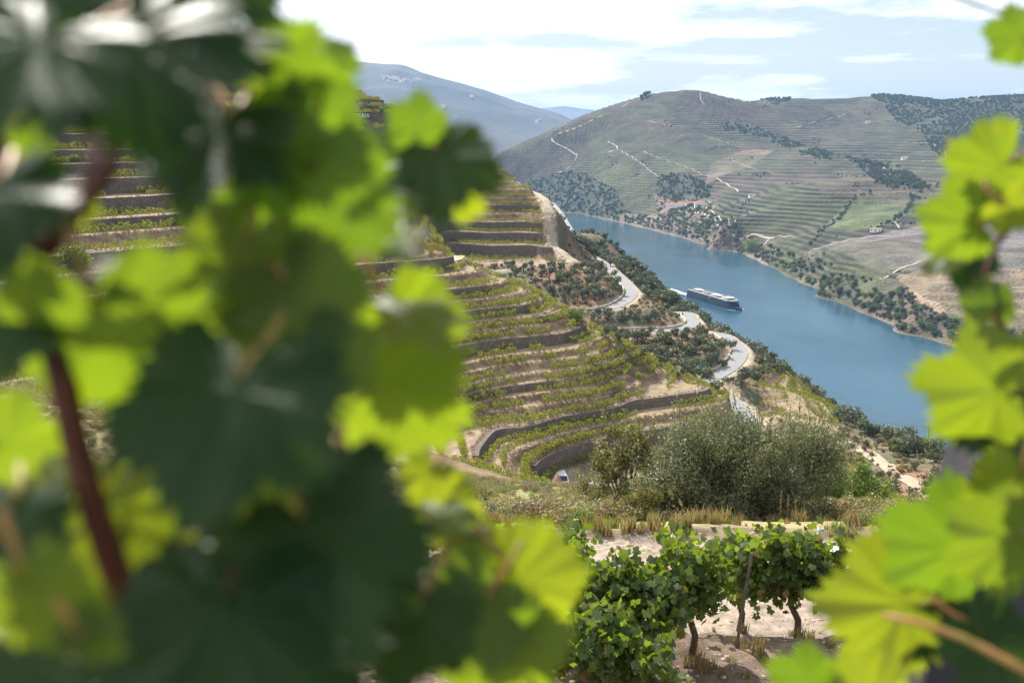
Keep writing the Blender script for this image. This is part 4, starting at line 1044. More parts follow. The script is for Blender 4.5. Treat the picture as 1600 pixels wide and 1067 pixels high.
q = hit_far(1170, 396); o = stand('willow_tree', bt, (q[0] + 4, q[1] + 6, -149.5 + CAMZ), 1.0); setp(o, 'biggest round bright green tree standing at the far shore beyond the ship', 'tree')
# row of hedges that edge the plots
def far_line(pts, step, s, name, lab, grp, mesh=None):
    q = [hit_far(*p) for p in pts]; q = [p for p in q if p is not None]
    if len(q) < 2: return
    for p in smooth_path(q, step):
        z = float(far_z(np.array([p[0]]), np.array([p[1]]))[0]); ss = s * rng.uniform(.7, 1.25); o = stand(name, (mesh or BM_tree)[int(rng.integers(0, len(mesh or BM_tree)))], (p[0] + rng.uniform(-2, 2), p[1] + rng.uniform(-3, 3), z + CAMZ - .6), ss); setp(o, lab, 'tree', grp)
far_line([(1265,382),(1285,362),(1310,342),(1335,312),(1358,302)], 9, .75, 'hedge_tree', 'dark tree in the diagonal hedge between two plots across the river', 'diagonal hedge across the river')
far_line([(1375,352),(1395,345),(1420,325),(1425,306)], 10, .8, 'hedge_tree', 'dark tree in the hedge right of the bright green plot', 'hedge right of the green plot')
far_line([(1002,156),(1009,151),(1016,148),(1024,146),(1031,145)], 7, 1.5, 'pine_tree', 'tree in the small clump on the summit of the pointed hill', 'summit clump')
far_line([(1250,203),(1275,192),(1300,182)], 16, .7, 'hedge_tree', 'dark tree in the line climbing the upper slope across the river', 'upper slope tree line')
far_line([(1100,158),(1140,159),(1180,160)], 22, .7, 'ridge_tree', 'small tree on the ridge line right of the summit', 'trees on the ridge line')
far_line([(1400,158),(1450,163),(1500,165),(1560,161),(1600,162)], 16, 1.15, 'ridge_tree', 'dark tree breaking the wooded ridge line at upper right', 'trees on the wooded ridge line')
# ------------------------------------------------------------------ things in the valley
M_navy = mat_noise('navy_paint', (.012, .02, .04), (.02, .03, .055), .3, 2, .35, 0)
M_glass = simple = mat_noise('dark_glass', (.02, .035, .05), (.05, .07, .09), .2, 2, .12, 0)
M_deck = mat_noise('pale_deck', (.14, .14, .15), (.3, .29, .28), .5, 3, .7, 0)
M_foam = mat_noise('foam', (.45, .55, .6), (.85, .88, .9), .35, 5, .8, 0)
def at(o, loc, rz=0): o.location = loc; o.rotation_euler = (0, 0, rz); return o
# river cruise ship, bow towards +x
bow = np.array([191.0, 938.0]); stern = np.array([163.0, 1024.0]); mid = (bow + stern) / 2; Ls = float(np.linalg.norm(bow - stern)); ang = math.atan2(bow[1]-stern[1], bow[0]-stern[0])
ship = empty('cruise_ship', (mid[0], mid[1], 0), ang); setp(ship, 'long dark navy river cruise ship with white sun deck under way on the blue river', 'ship'); ship.scale = (1, 1, .74)
h = Ls / 2; wd = 5.7
def hullpoly(k=1.0, b=0.0): return [(-h + 1 + b, -wd*k), (h*0.72, -wd*k), (h*0.86, -wd*0.78*k), (h*0.95, -wd*0.42*k), (h - b, 0), (h*0.95, wd*0.42*k), (h*0.86, wd*0.78*k), (h*0.72, wd*k), (-h + 1 + b, wd*k)]
mb = MB(); mb.prism(hullpoly(.97), -.6, 1.2); mb.prism(hullpoly(1.0), 1.2, 3.0); mb.build('hull', M_navy, ship)
mb = MB(); mb.prism([(-h+2, -wd*.97), (h*.70, -wd*.97), (h*.80, -wd*.6), (h*.82, 0), (h*.80, wd*.6), (h*.70, wd*.97), (-h+2, wd*.97)], 3.0, 5.8); mb.build('lower_deck', M_navy, ship)
mb = MB(); mb.prism([(-h+3, -wd*.96), (h*.64, -wd*.96), (h*.73, -wd*.5), (h*.73, wd*.5), (h*.64, wd*.96), (-h+3, wd*.96)], 5.8, 8.6); mb.build('upper_deck', M_navy, ship)
for zz in (3.6, 6.4):
    mb = MB()
    for i in range(26):
        x0 = -h + 5 + i * (Ls * .80 / 26)
        for s in (-1, 1): mb.box(x0, x0 + 2.2, min(s*wd*.96, s*wd*1.0), max(s*wd*.96, s*wd*1.0), zz, zz + 1.6)
    o = mb.build('cabin_windows', M_glass, ship); o['kind'] = 'stuff'
mb = MB(); mb.prism([(-h+3, -wd), (h*.66, -wd), (h*.76, -wd*.5), (h*.76, wd*.5), (h*.66, wd), (-h+3, wd)], 8.6, 8.85); mb.build('sun_deck', M_deck, ship)
for (x0, x1) in ((-h+8, -h+20), (-4, 9)):
    mb = MB(); mb.box(x0, x1, -2.6, 2.6, 10.6, 10.75); 
    for x in (x0 + .3, x1 - .3, (x0+x1)/2):
        for y in (-2.4, 2.4): mb.tube([(x, y, 8.8), (x, y, 10.6)], .08, 5)
    mb.build('awning', M_white, ship)
mb = MB(); mb.box(h*.45, h*.60, -3.2, 3.2, 8.85, 11.3); mb.box(h*.43, h*.62, -3.8, 3.8, 11.3, 11.5); whs = mb.build('wheelhouse', M_white, ship)
mb = MB(); mb.box(h*.602, h*.604, -2.9, 2.9, 9.9, 11.0); mb.box(h*.46, h*.59, -3.23, -3.2, 9.9, 11.0); mb.build('window', M_glass, whs)
mb = MB(); mb.box(16, 21, -2.4, 2.4, 8.85, 10.6); mb.build('funnel_housing', M_white, ship)
mb = MB(); mb.box(-h+5, -h+6.6, -2, 2, 8.85, 10.4); mb.box(-16, -8, -2.4, 2.4, 8.85, 9.8); mb.build('deck_locker', M_wood, ship)
mb = MB()
for s in (-1, 1):
    mb.tube([(-h+3.2, s*wd*.98, 9.8), (h*.66, s*wd*.98, 9.8)], .07, 4)
    for x in np.arange(-h+3.2, h*.66, 3): mb.tube([(x, s*wd*.98, 8.8), (x, s*wd*.98, 9.8)], .05, 4)
mb.build('railing', M_white, ship)
mb = MB(); mb.tube([(h*.52, 0, 11.5), (h*.52, 0, 14)], [.12, .06], 5); mb.tube([(-h+2, 0, 3), (-h+1, 0, 7.5)], .07, 5); mb.build('mast', M_white, ship)
mb = MB(); mb.box(-2, 1.5, -wd*.975, -wd*.965, 6.2, 7.6); mb.box(-1.2, .8, -wd*.985, -wd*.975, 7.2, 8.4); mb.build('side_emblem', M_white, ship)
# wake: foam sheet on the water, fraying towards its end
def foam(name, pts, ws, lab, seed):
    p = smooth_path([(*q, 0) for q in pts], 1.6); n = len(p); w = np.interp(np.linspace(0, 1, n), np.linspace(0, 1, len(ws)), ws)
    t = np.gradient(p[:, :2], axis=0); t /= np.linalg.norm(t, axis=1)[:, None]; nr = np.stack([-t[:, 1], t[:, 0]], 1); V = []; F_ = []
    r = np.random.default_rng(seed)
    for i in range(n - 1):
        for j in range(8):
            if r.random() < 0.03 + 0.62 * (i / n): continue
            a = (-1 + j / 4) * w[i]; b = a + w[i] / 4 * r.uniform(.5, 1.1); k_ = len(V); z = .06 + .1 * r.random()
            V += [(*(p[i, :2] + nr[i] * a), z), (*(p[i, :2] + nr[i] * b), z), (*(p[i+1, :2] + nr[i+1] * b), z), (*(p[i+1, :2] + nr[i+1] * a), z)]; F_.append((k_, k_+1, k_+2, k_+3))
    o = link(name, mesh_np(name, V, F_), mat=M_foam); setp(o, lab, None, None, 'stuff'); return o
dv = (stern - bow) / Ls; nv = np.array([-dv[1], dv[0]])
foam('wake', [stern, stern + dv*30, stern + dv*70 - nv*1, stern + dv*140 - nv*6, stern + dv*230 - nv*16], [3.5, 4.0, 5.5, 7, 9], 'white churned wake trailing behind the ship', 5)
foam('bow_wave', [bow + dv*6 - nv*5.9, bow + dv*20 - nv*7.4, bow + dv*48 - nv*8.5], [.8, 1.6, 1.0], 'white bow wave along the near side of the hull', 6)
foam('bow_wave', [bow + nv*1, bow + dv*10 + nv*7], [1.2, .9], 'white bow wave off the far side of the bow', 7)

def house(name, px, py, w, d, h_, rz, lab, storeys=1, hip=False, cat='house', q=None, ridge=.28, sink=1.0):
    if q is None: q = hit_far(px, py)
    if q is None: return
    e = empty(name, (q[0], q[1], q[2] + CAMZ - sink), rz); setp(e, lab, cat); H = h_ + sink
    mb = MB(); mb.box(-w/2, w/2, -d/2, d/2, 0, H); mb.build('wall', M_white, e)
    r = d * ridge; i_ = d/2 if hip else 0
    mb = MB(); o_ = .5; mb.add([(-w/2-o_, -d/2-o_, H), (w/2+o_, -d/2-o_, H), (w/2+o_, d/2+o_, H), (-w/2-o_, d/2+o_, H), (-w/2-o_+i_, 0, H+r), (w/2+o_-i_, 0, H+r)],
        [(0,1,5,4), (2,3,4,5), (1,2,5), (3,0,4), (3,2,1,0)]); mb.build('roof', M_roof, e)
    nw = max(2, int(w / 3.4))
    for s_ in range(storeys):
        zb = sink + 1.0 + s_ * 3.0
        for i in range(nw):
            x = -w/2 + (i + .5) * w / nw; mb = MB()
            if s_ == 0 and i == nw // 2: mb.box(x - .6, x + .6, -d/2 - .06, -d/2, sink, sink + 2.2); mb.build('door', M_dark, e)
            else: mb.box(x - .5, x + .5, -d/2 - .05, -d/2, zb, zb + 1.3); mb.build('window', M_dark, e)
    return e
house('farmhouse', 1057, 324, 34, 9, 4.2, R(-8), 'long low white farmhouse with faded red tile roof beside the far shore wood', 1)
house('farmhouse', 1078, 321, 12, 9, 4.0, R(12), 'small red-roofed outbuilding between the long farmhouse and the tall white house', 1)
house('farmhouse', 1093, 324, 15, 11, 7.5, R(-4), 'tall square white two-storey house with red roof at the head of the pale track', 2, True)
house('farmhouse', 1175, 309, 9, 6, 3.6, R(5), 'small white hut among dry terraces above the houses', 1)
house('farmhouse', 1114, 316, 12, 5, 2.6, R(5), 'low pale shed on the terrace edge right of the tall white house', 1, ridge=.1)
house('farmhouse', 1413, 250, 9, 7, 4, R(0), 'lone white house by the upper track below the wooded ridge', 1)
house('farmhouse', 1356, 193, 10, 6, 4, R(10), 'small white house high on the vineyard slope in the upper middle', 1)
house('farmhouse', 1368, 362, 12, 6, 3.5, R(-20), 'small pale building at the corner of the grey ploughed vineyard', 1, ridge=.1)
def hit_mount(px, py): return hit(px, py, mount1, 4400, 6780, 25)
vk = 0
for (x0, x1, y0, y1, n) in ((597, 640, 117, 130, 16), (640, 665, 124, 132, 4), (688, 704, 164, 170, 3), (838, 850, 185, 194, 3), (735, 745, 150, 156, 2), (800, 870, 228, 242, 7)):
    for i in range(n):
        q = hit_mount(rng.uniform(x0, x1), rng.uniform(y0, y1))
        if q is None: continue
        e = house('village_house', 0, 0, rng.uniform(12, 24), 10, rng.uniform(5, 9), rng.uniform(-.5, .5), 'tiny white house in a village scattered over the blue mountain', 1, q=q)
        e['group'] = 'white houses on the blue mountain'
# crest of the left hill: sign on its wall, trees, little look-out
q = hit_near(572, 187, 220, 420)
if q is None: q = np.array([-38., 300., 3.])
sg = empty('hilltop_sign', (q[0] - 1.6, q[1] - 1.5, q[2] + CAMZ), R(-6)); setp(sg, 'dark wall sign with tall white capital letters on the crest of the left hill', 'sign')
mb = MB(); mb.box(-4.4, 3.4, -.12, .12, 0.2, 2.5); mb.build('board', M_navy, sg)
mb = MB(); [mb.box(x, x + .12, -.05, .1, -1.6, .3) for x in (-3.9, -.6, 2.8)]; mb.build('post', M_wood, sg)
xw = -4.2
for ch in 'SANDEMAN':
    tc = bpy.data.curves.new('letter', 'FONT'); tc.body = ch; tc.size = 2.25; tc.extrude = .04; tc.offset = .035; tc.align_x = 'LEFT'
    to = bpy.data.objects.new('letter_source', tc); COL.objects.link(to); bpy.context.view_layer.update()
    me = bpy.data.meshes.new_from_object(to); bpy.data.objects.remove(to)
    xs_ = [v.co.x for v in me.vertices]; wdt = max(xs_) - min(xs_); k_ = .76 / wdt
    for v in me.vertices: v.co = ((v.co.x - min(xs_)) * k_, v.co.z, v.co.y)
    me.materials.clear(); o = link('letter', me, sg, M_white); o.location = (xw, -.17, .55); o.rotation_euler = (0, 0, 0)
    for pgn in me.polygons: pgn.flip()
    xw += .92
def crest_tree(name, px, py, mesh, s, lab, sink=.3, y0=220, cat='tree'):
    p = hit_near(px, py, y0, 560)
    if p is None: return
    o = stand(name, mesh, (p[0], p[1], p[2] + CAMZ - sink), s); setp(o, lab, cat)
wl_ = MB(); wl_.box(-6, 14, -.3, .3, -1.0, 1.6); o = wl_.build('crest_wall', M_stone, None, loc=(q[0] + 2, q[1] + 1.2, q[2] + CAMZ)); setp(o, 'rough stone wall behind the white-lettered sign on the crest', 'wall')
crest_tree('slender_tree', 597, 178, BM_lite[0], .55, 'tallest feathery tree on the crest right of the sign')
crest_tree('olive_tree', 578, 172, BM_lite[1], .42, 'yellowish bushy tree behind the sign on the crest')
crest_tree('olive_tree', 562, 172, BM_olive[0], .9, 'olive-coloured bush at the left end of the sign')
crest_tree('olive_tree', 604, 184, BM_olive[1], .8, 'dark round tree just right of the sign wall')
crest_tree('olive_tree', 615, 187, BM_olive[2], .8, 'second dark round tree right of the sign wall')
crest_tree('shrub', 632, 194, BM_scrub[0], .9, 'green bush at the end of the crest row')
crest_tree('shrub', 644, 198, BM_scrub[1], .7, 'last small bush where the crest drops away')
p = hit_near(620, 186, 220, 560)
if p is not None:
    e = empty('lookout_tower', (p[0], p[1], p[2] + CAMZ - .5)); setp(e, 'small dark square tower with a flat cap standing among the crest trees', 'tower')
    mb = MB(); mb.box(-.6, .6, -.6, .6, 0, 3.6); mb.build('shaft', M_stone, e); mb = MB(); mb.box(-.85, .85, -.85, .85, 3.6, 3.9); mb.build('cap', M_wood, e)
# bright tree on the spur nose, tree left
crest_tree('fig_tree', 899, 505, BM_lite[0], .62, 'fresh bright green tree standing alone on the edge of the spur above the hidden road', .3, 180)
crest_tree('fig_tree', 120, 425, BM_lite[1], .9, 'blue-green bushy tree on the left terraces behind blurred leaves', .3, 120)
crest_tree('olive_tree', 72, 278, BM_olive[0], 1.0, 'small grey-green olive on a left-hand terrace bend', .3, 120)
crest_tree('roadside_tree', 1158, 605, BM_olive[1], 2.0, 'large grey-green tree crown beside the lowest road bend', .5, 200)
crest_tree('roadside_tree', 1183, 590, BM_scrub[1], 2.1, 'dark tree behind the grey-green crown beside the lowest road bend', .5, 200)
crest_tree('roadside_tree', 1120, 612, BM_olive[2], 1.2, 'low olive bush between the road and the end of the long terrace wall', .3, 200)
crest_tree('bank_tree', 1318, 645, BM_tree[0], .62, 'dark green tree on the skyline of the slope against the river', .5, 200)
crest_tree('bank_tree', 1362, 682, BM_tree[1], .55, 'rounded green tree standing out against the water below the small plots', .5, 180)
crest_tree('bank_tree', 1388, 690, BM_lite[0], .60, 'broader pale green tree right beside the rounded one', .5, 180)
crest_tree('bank_tree', 1462, 722, BM_scrub[1], 1.2, 'bush near the leaning pole on the right slope', .3, 150)
for (x, y, s) in ((1455,758,1.0),(1470,765,1.1),(1445,770,.8),(1430,735,.7),(1395,705,1.0),(1370,700,.8),(1490,752,.8),(1410,712,.9),(1350,676,1.2),(1330,664,1.1)):
    plant('shrub', x, y, BM_olive, s, 'grey-green shrub ' + ('beside the leaning pole' if x > 1440 else 'on the slope right of the dirt path' if x > 1385 else 'near the top of the right-hand dirt path'), 'shrub', 'shrubs right of the dirt path', 120)
# dirt path down the right slope
pth = []
for p in ((1325,690),(1345,702),(1370,718),(1395,737),(1420,752),(1440,766),(1462,784),(1490,806)):
    q_ = hit_near(*p, 120, 260)
    if q_ is not None: pth.append(q_)
if len(pth) > 3: ribbon('dirt_path', smooth_path(pth, 1.5), 1.25, M_dirt, .12, lambda x, y: near_z(x, y), 3)
# poles and wires
def pole(px, ytop, y, base, lab):
    t_ = PY(px, ytop, y); e = empty('utility_pole', (t_[0], t_[1], base + CAMZ)); setp(e, lab, 'pole', None); Hh = t_[2] - base
    mb = MB(); mb.tube([(0, 0, -.5), (0, 0, Hh)], [.17, .11], 7); mb.build('shaft', M_wood, e)
    mb = MB(); mb.box(-.9, .9, -.06, .06, Hh - .5, Hh - .38); mb.build('crossarm', M_wood, e)
    return Vector((t_[0], t_[1], t_[2] + CAMZ - .35))
p1 = pole(1178, 541, 318, -68, 'thin dark pole rising behind the lowest road bend against the water')
p0 = pole(1041, 447, 420, -72, 'thin dark pole near the ship wake above the river bushes')
p2 = pole(1452, 664, 236, -71, 'dark utility pole on the far right slope with wires running off over the water')
p3 = pole(1640, 742, 190, -60, 'utility pole beyond the right edge carrying the wires')
p4 = pole(1092, 545, 300, -62, 'short pole by the cutting above the lowest road bend')
def wire(a, b, sag, lab):
    mb = MB()
    for s in (-.8, 0, .8):
        pts = [a.lerp(b, t) + Vector((s, 0, -sag * 4 * t * (1 - t))) for t in np.linspace(0, 1, 14)]; mb.tube(pts, .02, 4)
    setp(mb.build('overhead_wires', M_wood), lab, 'wires')
wire(p1, p2, 3.5, 'thin overhead wires crossing from the road bend to the right slope'); wire(p2, p3, 1.5, 'thin overhead wires in front of the water at lower right'); wire(p0, p1, 3, 'thin overhead wires along the river side of the road'); wire(p4, p2, 4.5, 'thin overhead wires over the cutting beside the lowest road bend')
# green bin shelter by the road cutting
q = hit_near(1096, 584, 200, 400)
if q is not None:
    M_green = mat_noise('green_sheet', (.03, .12, .07), (.05, .18, .11), 1.2, 3, .6, 0)
    e = empty('bin_shelter', (q[0], q[1], q[2] + CAMZ), R(-14)); setp(e, 'small green sheet-covered shelter at the foot of the road cutting', 'shelter')
    mb = MB(); mb.add([(-1.2,-.8,0),(1.2,-.8,0),(1.2,.8,0),(-1.2,.8,0),(-1.2,-.8,1.5),(1.2,-.8,1.5),(1.2,.8,2.1),(-1.2,.8,2.1)], [(0,3,2,1),(4,5,6,7),(0,1,5,4),(1,2,6,5),(2,3,7,6),(3,0,4,7)]); mb.build('cover', M_green, e)
    mb = MB(); [mb.tube([(x, y, -.3), (x, y, .15)], .06, 5) for x in (-1.15, 1.15) for y in (-.75, .75)]; mb.build('leg', M_wood, e)
# white van parked in the yard
vq = PZ(875, 760, -62); e = empty('parked_van', (vq[0] + .3, vq[1] + 1, CAMZ - 61.93), R(8)); setp(e, 'white van parked in the small paved yard in the bend, seen from above', 'van')
M_vpaint = mat_noise('white_car_paint', (.78, .79, .8), (.82, .82, .83), .5, 2, .25, 0)
def loft(sec, mat, name, par):
    n = len(sec[0]); V = [p for s in sec for p in s]; Fs = [tuple(range(n))[::-1], tuple((len(sec)-1)*n + k for k in range(n))]
    for i in range(len(sec)-1):
        for k in range(n): Fs.append((i*n+k, i*n+(k+1)%n, (i+1)*n+(k+1)%n, (i+1)*n+k))
    me = bpy.data.meshes.new(name); me.from_pydata(V, [], Fs); me.update(); o = link(name, me, par, mat); bv = o.modifiers.new('b', 'BEVEL'); bv.width = .05; bv.segments = 2; return o
prof = [(-2.4,.35),(-2.4,.95),(-1.7,1.12),(-1.0,1.95),(2.3,2.0),(2.45,.9),(2.4,.35)]
loft([[(sx * (.88 if z > 1.5 else 1.0), y, z) for (y, z) in prof] for sx in (-1, -.99, .99, 1)], M_vpaint, 'body', e)
mb = MB(); mb.add([(-.8,-1.72,1.16),(.8,-1.72,1.16),(.74,-1.06,1.9),(-.74,-1.06,1.9)], [(0,1,2,3)]); o = mb.build('windscreen', M_glass, e); o.location = (0, -.03, .02)
for s in (-1, 1):
    mb = MB(); mb.add([(s*1.0,-1.2,1.2),(s*1.0,-.2,1.2),(s*.93,-.2,1.75),(s*.93,-.9,1.75)], [(0,1,2,3)]); o = mb.build('window', M_glass, e); o.location = (s*.02, 0, 0)
    mb = MB(); mb.box(s*.7-.18, s*.7+.18, -2.44, -2.38, .68, .86); mb.build('headlight', M_glass, e)
    for y in (-1.55, 1.5):
        mb = MB(); mb.tube([(s*.86, y, .34), (s*1.03, y, .34)], .34, 14); mb.build('wheel', M_dark, e)
# stone steps set in the left wall
sq = hit_near(277, 418, 120, 320)
if sq is not None:
    e = empty('wall_steps', (sq[0], sq[1] - .8, sq[2] + CAMZ)); setp(e, 'flight of pale stone slabs stepping down a wall on the left terraces', 'steps')
    for i in range(9):
        mb = MB(); mb.box(-.35, .35, -.45, .3, -.07, .07); mb.build('step', M_kerb, e, loc=(i * .33, -.1 * i, .2 - i * .27))
# ------------------------------------------------------------------ nearest vines on their wires
def fleaf(seed, nring=3, nb=20, detail=False, base_=.64):
    """lobed vine leaf lying in XY, stalk end at the origin, tip to +Y, unit length about 1"""
    r = np.random.default_rng(seed); V = [(0, 0.12, 0)]; UV = [(0, 0)]
    lobes = [(90, .92, 24), (90-54, .84, 23), (90+54, .84, 23), (90-110, .70, 26), (90+110, .70, 26)]
    curl = r.uniform(.10, .32); fold = r.uniform(.05, .35); tw = r.uniform(-.2, .2)
    def rad(a):
        d = abs((a + 90 + 180) % 360 - 180)     # angle from the stalk (pointing down)
        v = base_
        for la, lr, lw in lobes:
            dd = abs((a - la + 180) % 360 - 180); v = max(v, base_ + (lr - base_) * max(0, 1 - (dd / (lw * 1.35)) ** 1.5))
        v *= min(1, .20 + .80 * min(1, d / 36.0))
        return v
    for j in range(1, nring + 1):
        f = j / nring
        for i in range(nb):
            a = i * 360 / nb; q = rad(a) * f
            if j == nring and detail: q *= 1 + (.085 if i % 2 else -.07) * (1 + .5 * math.sin(i * 1.7 + seed))
            x = q * math.cos(math.radians(a)); y = .12 + q * math.sin(math.radians(a))
            z = -curl * (x * x * 1.2 + max(0, y - .15) ** 2 * .8) + fold * abs(x) * .5 + tw * x * y
            if detail:
                ph = (a - 90) / 52.0; ph = abs(ph - round(ph)); z += -.045 * f * (1 - ph * 2) + .02 * math.sin(a * .21 + seed) * f + .05 * math.sin(math.radians(a * 5) + seed) * f * f
            V.append((x, y, z))
    Fs = [(0, 1 + i, 1 + (i + 1) % nb) for i in range(nb)]
    for j in range(nring - 1):
        for i in range(nb): Fs.append((1 + j*nb + i, 1 + (j+1)*nb + i, 1 + (j+1)*nb + (i+1) % nb, 1 + j*nb + (i+1) % nb))
    me = bpy.data.meshes.new('leaf'); me.from_pydata(V, [], Fs); me.update()
    me.polygons.foreach_set('use_smooth', [True] * len(me.polygons)); return me
M_nleaf = mat_leaf('vine_leaves', (.06, .10, .022), (.26, .36, .025), .4, .42, rough=.34, spec=.6, sunp=.05, sun=(.30, .16, .05))
LMESH = []
for s in range(6):
    m = fleaf(s + 1, 1, 22, base_=.46); m.materials.append(M_nleaf); LMESH.append(m)
def orient(n, ydir):
    n = Vector(n).normalized(); y = Vector(ydir); y = (y - n * y.dot(n)).normalized(); x = y.cross(n); return Matrix((x, y, n)).transposed()
def near_vine(px, D, half, top, nleaf, lab, seed, wild=1.0, trunk=True, lean=0.0, bottom=.35, more=1.0):
    r = np.random.default_rng(seed); x0 = (px - 800) / FPX * D * 1.0; zb = float(fg_z(np.array([x0]), np.array([D]))[0])
    e = empty('grapevine', (x0, D, zb + CAMZ)); setp(e, lab, 'vine', 'vines along the nearest row'); more = more if more > 1 else 2.4
    mb = MB(); hd = .5
    mb.tube([(lean, 0, -.12), (lean * .6 + .04, .02, .2), (lean * .2 - .03, -.02, .42), (0, 0, hd)], [.045, .036, .033, .03], 8)
    mb.tube([(0, 0, hd - .02), (.12, .02, hd + .06), (half * .6, 0, hd + .04)], [.026, .02, .013], 6); mb.tube([(0, 0, hd - .02), (-.12, -.02, hd + .05), (-half * .6, 0, hd + .06)], [.026, .02, .013], 6)
    mb.build('trunk', M_bark, e, smooth=True)
    canes = []; nc = max(5, int(half * 15))
    for i in range(nc):
        bx = -half * .75 + 1.5 * half * (i + r.uniform(-.3, .3)) / (nc - 1); h_ = (top - hd) * r.uniform(.65, 1.0); sx = r.uniform(-.18, .18); sy = r.uniform(-.15, .15); droop = r.random() < .35 * wild
        pts = []
        for t in np.linspace(0, 1, 7):
            if droop: pts.append((bx + sx * 2.2 * t, sy * 2 * t - .1 * t, hd + h_ * .55 * math.sin(t * 2.9) - max(0, t - .6) * (hd - bottom) * 1.2))
            else: pts.append((bx + sx * t + .04 * math.sin(t * 5 + i), sy * t, hd + h_ * t))
        canes.append(np.array(pts)); mb = MB(); mb.tube(pts, [.006, .0055, .005, .0045, .004, .003, .002], 5); mb.build('cane', M_cane, e, smooth=True)
    for i in range(nleaf):
        cn = canes[int(r.integers(0, nc))]; t = r.uniform(.02, 1) * 6; k_ = int(min(5, t)); p = cn[k_] + (cn[k_+1] - cn[k_]) * (t - k_)
        p = p + np.array([r.normal(0, .075), r.normal(0, .09), r.normal(0, .07)]); 
        nrm = (r.normal(0, .55), -r.uniform(.1, 1) if r.random() < .55 else r.uniform(.1, 1), r.uniform(.0, .9)); yd = (r.normal(0, .5), r.normal(0, .3), -r.uniform(.3, 1))
        o = bpy.data.objects.new('leaf', LMESH[int(r.integers(0, 6))]); COL.objects.link(o); o.parent = e
        s = r.uniform(.04, .085); o.matrix_local = Matrix.Translation(Vector(p)) @ orient(nrm, yd).to_4x4() @ Matrix.Scale(s, 4)
    # leaves past the countable ones, joined
    rest = []; 
    for i in range(int(nleaf * more)):
        cn = canes[int(r.integers(0, nc))]; t = r.uniform(.02, 1) * 6; k_ = int(min(5, t)); p = cn[k_] + (cn[k_+1] - cn[k_]) * (t - k_) + np.array([r.normal(0, .09), r.normal(0, .12), r.normal(0, .09)])
        nrm = (r.normal(0, .55), -r.uniform(.1, 1) if r.random() < .55 else r.uniform(.1, 1), r.uniform(0, .9)); M_ = Matrix.Translation(Vector(p)) @ orient(nrm, (r.normal(0, .5), r.normal(0, .3), -r.uniform(.3, 1))).to_4x4() @ Matrix.Scale(r.uniform(.04, .085), 4)
        src_ = LMESH[int(r.integers(0, 6))]; rest.append((M_, src_))
    V = []; Fs = []
    for M_, src_ in rest:
        k_ = len(V); V += [tuple(M_ @ v.co) for v in src_.vertices]; Fs += [tuple(k_ + i for i in pg.vertices) for pg in src_.polygons]
    if V:
        me = bpy.data.meshes.new('foliage'); me.from_pydata(V, [], Fs); me.materials.append(M_nleaf); me.update(); link('foliage', me, e)['kind'] = 'stuff'
    return e
near_vine(985, 10.4, .74, 1.30, 300, 'dense leafy vine at bottom centre with a slanting dark trunk', 501, 1.6, lean=.18, bottom=.05, more=6.5)
near_vine(945, 9.6, .55, 1.02, 240, 'closest low spreading vine at the bottom edge of the picture', 511, 1.6, bottom=.0, more=5)
near_vine(895, 10.9, .26, 1.32, 190, 'narrow upright shoots of vine left of the dense central vine', 502, .8)
near_vine(1100, 10.9, .30, 1.36, 210, 'tall ragged vine shoots right of the dense central vine', 503, .9)
near_vine(1178, 11.9, .34, 1.15, 160, 'loose low vine between the stake and the bent trunk', 512, 1.0, bottom=.1)
near_vine(1262, 11.5, .62, 1.22, 300, 'spreading vine with a bent bare trunk showing under its leaves', 504, .5, lean=.1, bottom=.45, more=4)
near_vine(800, 11.6, .40, 1.0, 150, 'vine partly hidden behind the lobed green leaf at bottom centre', 513, 1.2, bottom=.05)
near_vine(1385, 11.6, .50, 1.12, 240, 'right-hand vine running behind the big blurred leaves', 505, .5, bottom=.4)
near_vine(705, 11.4, .48, 1.14, 220, 'sparse vine left of centre seen above the blurred leaf', 506, .6)
near_vine(560, 11.3, .42, 1.0, 90, 'vine mostly hidden behind the dark blurred leaves', 507, .6)
near_vine(300, 11.2, .35, .95, 110, 'small vine glimpsed in the gap at lower left', 508, .5)
near_vine(400, 11.2, .25, 1.25, 60, 'lone thin shoot glimpsed through dark leaves at lower left', 509, .2)
near_vine(180, 11.2, .35, 1.0, 60, 'vine behind the red-brown cane at lower left', 510, .5)
# stake between the vines
mb = MB(); q = PY(1150, 985, 11.0); mb.tube([(q[0], 11.0, fg_z(q[0], 11.0) + CAMZ - .1), (q[0] + .13, 11.0, CAMZ - 4.25)], [.018, .016], 6); setp(mb.build('stake', M_wood), 'thin wooden stake leaning between the two near vines', 'stake')

